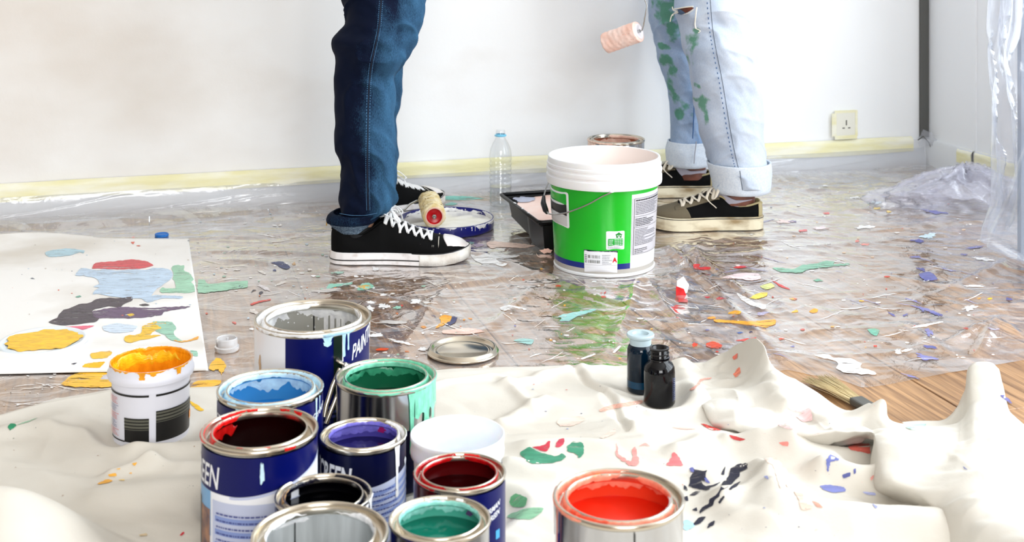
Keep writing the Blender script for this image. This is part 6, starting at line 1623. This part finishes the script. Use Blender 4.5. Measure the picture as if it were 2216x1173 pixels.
splats([((146, 206, 186), [(1080, 250), (1110, 215), (1200, 215), (1300, 200), (1290, 220), (1200, 232), (1090, 258)]), ((222, 180, 90), [(1340, 235), (1420, 225), (1480, 245), (1400, 262)]), ((146, 206, 186), [(1380, 215), (1440, 205), (1490, 240), (1430, 262), (1340, 270)]),
 ((20, 40, 96), [(610, 35), (700, 25), (740, 45), (775, 75), (740, 90), (690, 75), (650, 50)]), ((16, 18, 50), [(440, 290), (460, 265), (488, 268), (455, 280)]), ((16, 18, 50), [(508, 290), (530, 278), (548, 285), (520, 305)]),
 ((216, 60, 50), [(435, 385), (500, 362), (600, 345), (605, 352), (500, 376), (450, 396)]), ((150, 204, 174), [(0, 180), (60, 185), (90, 215), (390, 188), (415, 200), (405, 245), (240, 268), (0, 290)]),
 ((250, 186, 20), [(90, 930), (130, 850), (190, 850), (235, 910), (210, 960), (190, 985), (170, 940), (110, 950)]), ((250, 180, 20), [(-60, 1070), (0, 1035), (180, 1030), (170, 1070), (0, 1110), (-60, 1110)]),
 ((250, 168, 20), [(2035, 500), (2080, 480), (2140, 490), (2130, 530), (2080, 560), (2050, 575), (2000, 590), (2050, 540)]), ((16, 30, 92), [(2090, 560), (2130, 520), (2150, 490), (2190, 500), (2160, 545), (2120, 570)]), ((16, 30, 92), [(1960, 475), (2000, 490), (2020, 525), (2005, 500)]),
 ((226, 80, 20), [(1495, 770), (1550, 758), (1610, 762), (1580, 778), (1510, 780)]), ((240, 200, 190), [(2150, 600), (2300, 590), (2400, 610), (2300, 630), (2180, 625)])], 3.909, 430, 560, C_film, film)
for (a, b, ra, rb_, col, ang) in [(1460, 370, 40, 12, WH, 0), (1570, 403, 45, 18, WH, 0), (1452, 425, 34, 22, WH, 0), (1650, 368, 38, 8, WH, 0), (1840, 365, 52, 16, WH, -.1), (1490, 652, 60, 16, WH, -.1), (1730, 712, 110, 10, WH, .22), (1895, 768, 34, 14, WH, 0), (1490, 90, 30, 16, WH, 0), (1685, 415, 38, 12, (150, 206, 184), 0), (1720, 398, 10, 7, (220, 60, 60), 0),
    (470, 450, 40, 16, (222, 214, 208), .5), (450, 598, 24, 8, WH, .2), (420, 505, 10, 6, (190, 206, 220), 0), (300, 545, 16, 8, (226, 100, 90), .3), (65, 465, 12, 5, (220, 110, 90), .3), (560, 250, 60, 12, (214, 208, 210), .4), (1100, 270, 120, 14, (206, 200, 196), -.05), (1650, 540, 110, 14, (206, 200, 196), 0), (1900, 580, 20, 10, (200, 130, 40), 0), (1190, 120, 40, 10, (160, 206, 190), 0), (640, 98, 14, 6, (30, 60, 120), 0), (320, 96, 30, 6, (226, 220, 214), 0), (540, 120, 40, 10, (216, 210, 204), .3), (700, 210, 40, 8, (216, 210, 204), -.3), (805, 45, 14, 10, (200, 160, 110), 0), (940, 95, 18, 8, (226, 220, 214), 0)]:
    splat(blob(430+a/3.909, 560+b/3.909, ra/3.909, rb_/3.909, int(a+b), 26, .45, ang), col, C_film, film)
splats([((158, 208, 206), [(915, 465), (960, 445), (1060, 430), (1200, 405), (1215, 415), (1070, 465), (1000, 500), (920, 500), (945, 475)]), ((238, 196, 180), [(0, 575), (200, 560), (330, 582), (200, 605), (0, 600)]),
 (WH, [(450, 395), (520, 372), (660, 402), (560, 400), (480, 420)]), (WH, [(1095, 800), (1200, 762), (1215, 770), (1150, 795), (1110, 808)]), (WH, [(1350, 750), (1400, 700), (1415, 705), (1370, 755)]),
 ((226, 80, 30), [(2095, 690), (2150, 665), (2210, 690), (2160, 715), (2110, 710)]), ((214, 40, 30), [(1985, 690), (2005, 670), (2022, 690), (2000, 700)]), ((206, 28, 30), [(1245, 285), (1265, 272), (1270, 276)]), ((206, 28, 30), [(1275, 278), (1300, 262), (1290, 280)]),
 ((240, 150, 30), [(150, 488), (175, 485), (165, 495)]), ((244, 150, 30), [(190, 475), (230, 480), (215, 488)]), ((150, 200, 196), [(560, 655), (620, 640), (720, 650), (700, 690), (640, 680), (590, 670)])], 3.693, 960, 560, C_film, film)
WS = [WH, (226, 222, 218), WH, (240, 236, 232)]
specks('paint_specks', 150, (420, 455, 720, 640), WS+[(150, 190, 170), (180, 200, 214)], C_film, film, .6, 3.4, 21)
specks('paint_specks', 190, (560, 590, 1000, 780), WS+[(150, 190, 170), (214, 120, 60)], C_film, film, .6, 3.8, 22)
specks('paint_specks', 240, (1100, 570, 2150, 780), WS+[(200, 60, 40), (236, 170, 60), (110, 112, 170), (240, 210, 200)], C_film, film, .6, 3.6, 23)
specks('paint_specks', 120, (1400, 395, 2140, 560), WS+[(226, 120, 110), (150, 160, 190), (230, 200, 170)], C_film, film, .6, 3.0, 24)
specks('paint_specks', 60, (0, 810, 300, 880), WS+[(70, 60, 50), (236, 190, 60)], C_film, film, .6, 2.2, 25)
splats([((250, 186, 16), [(370, 1040), (440, 985), (520, 962), (600, 962), (690, 985), (690, 1050), (600, 1060), (440, 1055)])], 2.793, 0, 460, C_film, film)

def streaks(name, n, box, cols, seed, L0, L1, w, amax=.5):
    rnd = random.Random(seed); groups = {}
    for i in range(n):
        u = rnd.uniform(box[0], box[2]); v = rnd.uniform(box[1], box[3]); a = rnd.uniform(-amax, amax); L_ = rnd.uniform(L0, L1); ww = rnd.uniform(.4, 1)*w; k = 9; top = []; bot = []; bend = rnd.uniform(-.25, .25)
        for j in range(k):
            f = j/(k-1)-.5; x = u+f*L_*math.cos(a); y = v+f*L_*math.sin(a)+bend*L_*(f*f)+rnd.uniform(-.3, .3)*ww; t_ = ww*(1-(2*f)**2)**.5*rnd.uniform(.4, 1)+.15
            top.append((x, y-t_/2)); bot.append((x, y+t_/2))
        pv = [C_film(*q) for q in top+bot]; pf = [(j, j+1, k+j+1, k+j) for j in range(k-1)]; groups.setdefault(rnd.choice(cols), []).append((pv, pf))
    for c, l in groups.items():
        V, Fc = merge(l); o = mk(name, V, Fc, paint(c), film); o['kind'] = 'stuff'
streaks('paint_streaks', 38, (560, 590, 1050, 780), [WH, (226, 220, 214)], 61, 14, 70, 2.4, .5)
streaks('paint_streaks', 34, (1050, 600, 1560, 780), [WH, (232, 226, 220)], 62, 12, 60, 2.6, .7)
streaks('paint_streaks', 42, (1560, 480, 2150, 780), [WH, (224, 222, 226), (150, 150, 190)], 63, 14, 80, 2.4, .5)
streaks('paint_streaks', 24, (420, 455, 720, 620), [WH, (222, 216, 208)], 64, 12, 60, 1.8, .25)
streaks('paint_streaks', 16, (0, 815, 240, 880), [WH, (222, 216, 208)], 65, 20, 90, 2.0, .3)
# ================= STAINS ON THE CLOTH =================
KC = dict(name='paint_stain', rough=.8)
splats([((60, 142, 110), [(115, 690), (160, 665), (210, 690), (300, 715), (335, 700), (360, 720), (290, 750), (180, 755), (120, 715)]), ((60, 142, 110), [(365, 665), (400, 636), (450, 645), (452, 700), (430, 725), (410, 700), (370, 690)]),
 ((196, 44, 66), [(180, 665), (240, 655), (270, 630), (275, 660), (250, 690), (200, 675)]), ((196, 60, 80), [(300, 660), (320, 625), (350, 620), (345, 650), (320, 668)]),
 ((96, 172, 120), [(60, 940), (90, 915), (150, 940), (140, 985), (100, 990), (60, 975)]), ((140, 194, 156), [(50, 1030), (130, 1000), (200, 990), (240, 998), (190, 1045), (140, 1055), (50, 1045)]),
 ((240, 186, 168), [(540, 465), (600, 440), (760, 415), (765, 430), (640, 455), (550, 475)]), ((248, 218, 204), [(310, 530), (340, 505), (440, 500), (460, 520), (400, 550), (330, 555)]), ((248, 218, 204), [(545, 612), (620, 570), (622, 592), (560, 618)]),
 ((242, 152, 146), [(630, 640), (640, 700), (700, 742), (715, 735), (720, 665), (738, 670), (746, 760), (700, 765), (632, 715)]), ((238, 120, 124), [(900, 765), (925, 720), (930, 695), (950, 695), (975, 740), (985, 765)]), ((244, 170, 160), [(750, 660), (785, 643), (812, 662), (785, 655)]),
 ((244, 176, 160), [(1020, 358), (1060, 330), (1080, 300), (1140, 292), (1140, 299), (1090, 308), (1070, 335), (1040, 360)]), ((244, 190, 180), [(920, 558), (1000, 560), (1060, 568), (990, 570)])], 2.479, 1080, 700, C_cloth, cloth, **KC)
NV = (10, 12, 42)
splats([(NV, [(30, 870), (35, 820), (60, 800), (55, 785), (100, 795), (125, 790), (112, 850), (90, 845), (105, 870), (140, 875), (190, 850), (190, 858), (150, 885), (110, 900), (60, 885)]),
 (NV, [(345, 757), (300, 750), (270, 775), (240, 830), (215, 860), (180, 910), (140, 950), (100, 990), (90, 1020), (130, 1000), (160, 965), (200, 915), (250, 865), (300, 812), (340, 772)]),
 (NV, [(50, 1080), (80, 1045), (120, 1040), (90, 1075), (60, 1085)]), (NV, [(125, 1102), (140, 1072), (167, 1062), (160, 1085)]), (NV, [(30, 925), (60, 905), (90, 905), (60, 925)]), (NV, [(0, 870), (15, 880), (20, 900), (0, 895)]), (NV, [(0, 935), (20, 930), (25, 955), (5, 952)]),
 (NV, [(45, 1003), (70, 990), (72, 1010)]), (NV, [(185, 960), (215, 925), (218, 935), (195, 970)]), (NV, [(240, 890), (270, 865), (305, 850), (290, 870), (255, 895)]), (NV, [(200, 810), (222, 770), (215, 815)]),
 ((90, 96, 170), [(30, 780), (50, 775), (60, 800), (40, 800)]), ((90, 96, 170), [(110, 820), (135, 850), (140, 862), (115, 850)]), ((170, 214, 238), [(0, 1060), (30, 1060), (60, 1090), (20, 1112), (0, 1108)]),
 ((128, 136, 200), [(730, 875), (770, 868), (860, 880), (865, 905), (800, 910), (750, 895)]), ((110, 118, 184), [(765, 735), (790, 708), (835, 735), (790, 745), (775, 800), (765, 765)]), ((90, 96, 160), [(850, 815), (890, 800), (892, 820), (860, 832)]), ((90, 96, 160), [(910, 785), (922, 780), (922, 805), (912, 808)]),
 ((170, 176, 220), [(960, 905), (1020, 910), (1030, 925), (980, 920)]), ((150, 156, 206), [(1010, 970), (1040, 985), (1030, 995)]), ((150, 156, 206), [(430, 825), (450, 820), (455, 840)]), ((90, 96, 160), [(1500, 770), (1525, 790), (1505, 782)]), ((90, 90, 150), [(1695, 388), (1715, 384), (1745, 405), (1760, 430), (1730, 415)]),
 ((252, 214, 200), [(440, 730), (490, 720), (540, 770), (570, 830), (580, 880), (540, 870), (520, 890), (480, 770)]), ((252, 200, 184), [(590, 905), (640, 910), (640, 960), (690, 985), (680, 1000), (630, 1000), (615, 940)]), ((244, 150, 130), [(690, 955), (720, 965), (745, 990), (715, 985)]),
 ((234, 110, 96), [(880, 662), (940, 647), (995, 650), (998, 700), (950, 690), (900, 682)]), ((200, 60, 60), [(245, 600), (330, 622), (300, 632), (262, 622)]), ((240, 120, 100), [(262, 182), (290, 160), (288, 186), (272, 196)]), ((240, 130, 100), [(268, 272), (300, 235), (305, 268), (280, 292)]),
 ((250, 206, 206), [(560, 450), (620, 430), (680, 460), (690, 520), (640, 530), (600, 500), (640, 480), (580, 470)]), ((250, 210, 210), [(500, 545), (560, 535), (620, 560), (560, 568)]), ((240, 140, 130), [(510, 640), (560, 635), (560, 660), (530, 655)]), ((250, 214, 216), [(660, 610), (720, 590), (755, 598), (700, 625)]),
 ((190, 224, 212), [(1190, 560), (1230, 545), (1300, 540), (1290, 556), (1240, 575)]), ((244, 170, 160), [(1000, 830), (1015, 815), (1022, 822), (1005, 845)]), ((214, 60, 50), [(90, 540), (120, 545), (200, 575), (140, 572)])], 2.48, 1480, 700, C_cloth, cloth, **KC)
splats([((30, 140, 96), [(55, 350), (75, 325), (105, 325), (118, 340), (75, 372)]), ((150, 190, 160), [(115, 335), (230, 295), (270, 282), (200, 315)]), ((246, 176, 60), [(700, 757), (770, 725), (812, 735), (780, 750), (720, 762)]), ((246, 176, 60), [(780, 690), (830, 680), (838, 700), (790, 706)]),
 ((246, 176, 60), [(950, 612), (985, 603), (972, 627)]), ((246, 176, 60), [(928, 682), (945, 672), (950, 686)]), ((248, 206, 120), [(850, 730), (890, 725), (895, 735)]), ((246, 186, 90), [(835, 650), (865, 645), (860, 655)]), ((240, 190, 40), [(1360, 160), (1420, 190), (1465, 225), (1440, 236), (1380, 195)]), ((200, 30, 50), [(1290, 1130), (1315, 1105), (1328, 1108), (1310, 1130)]),
 ((214, 190, 150), [(1000, 1125), (1050, 1115), (1060, 1130), (1010, 1135)])], 3.323, 0, 820, C_cloth, cloth, **KC)
specks('paint_specks', 110, (1090, 810, 1900, 1160), [(246, 190, 180), (60, 70, 120), (240, 130, 120), (120, 120, 130), (150, 160, 200)], C_cloth, cloth, .5, 2.0, 31)
specks('paint_specks', 30, (0, 880, 430, 1080), [(90, 100, 96), (160, 120, 90)], C_cloth, cloth, .5, 1.8, 32)

# ================= WRAPPED FURNITURE, FILM HEAP =================
t = thing('wrapped_furniture', 'tall piece of furniture wrapped in bluish clear film at the right edge', 'furniture', (1.305, 2.72, .003))
def wrap():
    n, m = 260, 200; V = np.zeros((n, m, 3)); A = np.linspace(0, 2*PI, n, endpoint=False); Z = np.concatenate([np.linspace(0, .12, 60), np.linspace(.124, 1.15, 140)])
    rz = np.interp(Z, [0, .02, .057, .09, .14, .22, .40, .6, .8, 1.15], [.150, .200, .262, .258, .240, .236, .244, .236, .228, .215])
    for j in range(m):
        z = Z[j]; r = rz[j]
        f = ridge(A*3.2+z*1.1*np.sin(A*2), z*2.2+A*0, 201, 1, 4)*.034+ridge(np.cos(A)*3+z*5, np.sin(A)*3-z*3, 211, 1, 5)*.014+crumple(np.cos(A)*2.5+z*4, np.sin(A)*2.5+z*2, 215)*.008
        rr = r*(1+0*A)-f*1.1+.018
        if z > 1.05: rr = rr*(1-(z-1.05)*9)
        V[:, j, 0] = rr*np.cos(A); V[:, j, 1] = rr*.95*np.sin(A); V[:, j, 2] = z
    return np_grid('film_wrap', V, M_film3, t, wrap=True)
wrap()
M_leg = mat('furniture_grey', (150, 162, 178), .5)
for (x, y, w) in ((-.165, -.02, .010), (-.150, .13, .010), (.10, -.12, .010), (.10, .12, .010)):
    V, Fc = box_vf(x-w, x+w, y-w, y+w, .0, 1.02); bevel(mk('leg', V, Fc, M_leg, t, False), .002)
V, Fc = box_vf(-.20, .20, -.18, .18, 1.02, 1.05); bevel(mk('top', V, Fc, M_leg, t, False), .004)
for (a, b, c) in ((-.205, -.10, .52), (-.195, -.12, .12)):
    V, Fc = patch_vf(blob(0, 0, .006, .006, 3, 12, .2), lambda x_, z_: (a+x_, b, c+z_)); mk('paint_drop', V, Fc, paint((240, 110, 80)), t)
p = P(2112, 445)
t = thing('film_heap', 'crumpled violet-tinted heap of clear film in the right corner', 'plastic sheet', (1.215, 3.38, .002))
n, m = 120, 46; V = np.zeros((n, m, 3)); A = np.linspace(0, 2*PI, n, endpoint=False)
for j in range(m):
    f = j/(m-1); ph = f*PI/2
    k = 1+.30*crumple(np.cos(A)*2.2+f*3, np.sin(A)*2.2, 301)+.22*ridge(A*1.9+f*2, f*3+A*0, 305, 1, 4)
    V[:, j, 0] = .150*math.cos(ph)**.8*k*np.cos(A)*(1+.5*(1-f)*np.clip(-np.cos(A), 0, 1)); V[:, j, 1] = .075*math.cos(ph)**.8*k*np.sin(A); V[:, j, 2] = np.maximum(.002, .098*math.sin(ph)**1.1*(1+.30*crumple(np.cos(A)*3, np.sin(A)*3+f*2, 309)))
np_grid('crumpled_film', V, M_film4, t, wrap=True)
V2 = V*.72; V2[..., 2] = V[..., 2]*.8+.002; V2 = np.roll(V2, 20, 0); np_grid('inner_fold', V2, M_film4, t, wrap=True)

# ================= SMALL THINGS =================
p = P(350, 508, .006); t = thing('small_lid', 'small bright blue round lid behind the paper edge', 'lid', (p.x, p.y, .003)); lathe('disc', [(0, .004), (.013, .004), (.015, .006), (.0165, .005), (.0165, 0), (0, 0)], mat('lid_bright_blue', (20, 110, 196), .4), t, 32)
p = P(1475, 640, .003); t = thing('red_scrap', 'folded red and white scrap standing on the film', 'scrap', (p.x, p.y, .004))
V, Fc = patch_vf([(-.010, .0), (.012, .004), (.016, .020), (.004, .038), (-.010, .030)], lambda x, z: (x, .02*math.sin(x*60)*.3, z), spacing=.006); o = mk('white_flap', V, Fc, PW, t)
V, Fc = patch_vf([(-.012, .0), (.010, -.001), (.004, .014), (-.012, .020)], lambda x, z: (x, -.004+x*.1, z), spacing=.006); mk('red_flap', V, Fc, paint((206, 24, 30), .3), t)
V, Fc = patch_vf([(-.012, -.05), (.006, -.052), (.010, 0), (-.010, .0)], lambda x, y: (x, y, .0012), spacing=.008, step=.006, amp=.002); mk('red_smear', V, Fc, paint((190, 60, 56), .3), t)
# brush half under the cloth
p0 = P(1852, 874, .004); p1_ = P(1765, 822, .004); d = (p1_-p0)
t = thing('paint_brush', 'worn brush with pale bristles poking out from under the canvas', 'brush', (p0.x, p0.y, .004))
rnd = random.Random(4); bits = []; side = Vector((-d.y, d.x, 0)).normalized()
for i in range(150):
    k = rnd.uniform(-1, 1); L_ = rnd.uniform(.8, 1.05); a = side*(k*.010)+Vector((0, 0, rnd.uniform(0, .009))); b = d*L_+side*(k*.026+rnd.uniform(-.004, .004))+Vector((0, 0, rnd.uniform(.0, .007)))
    bits.append(tube_vf([a, (a+b)/2+Vector((0, 0, .002)), b], .0005, 4))
V, Fc = merge(bits); o = mk('bristles', V, Fc, mat('bristle_straw', (222, 204, 160), .7), t); o['kind'] = 'stuff'
V, Fc = box_vf(-.001, .036, -.012, .012, 0, .012); o = bevel(mk('ferrule', V, Fc, M_gap, t, False), .003); o.rotation_euler = (0, 0, math.atan2(-d.y, -d.x))
V, Fc = box_vf(.034, .12, -.009, .009, .001, .010); o = bevel(mk('handle', V, Fc, mat('brush_handle', (160, 120, 80), .5), t, False), .004); o.rotation_euler = (0, 0, math.atan2(-d.y, -d.x))
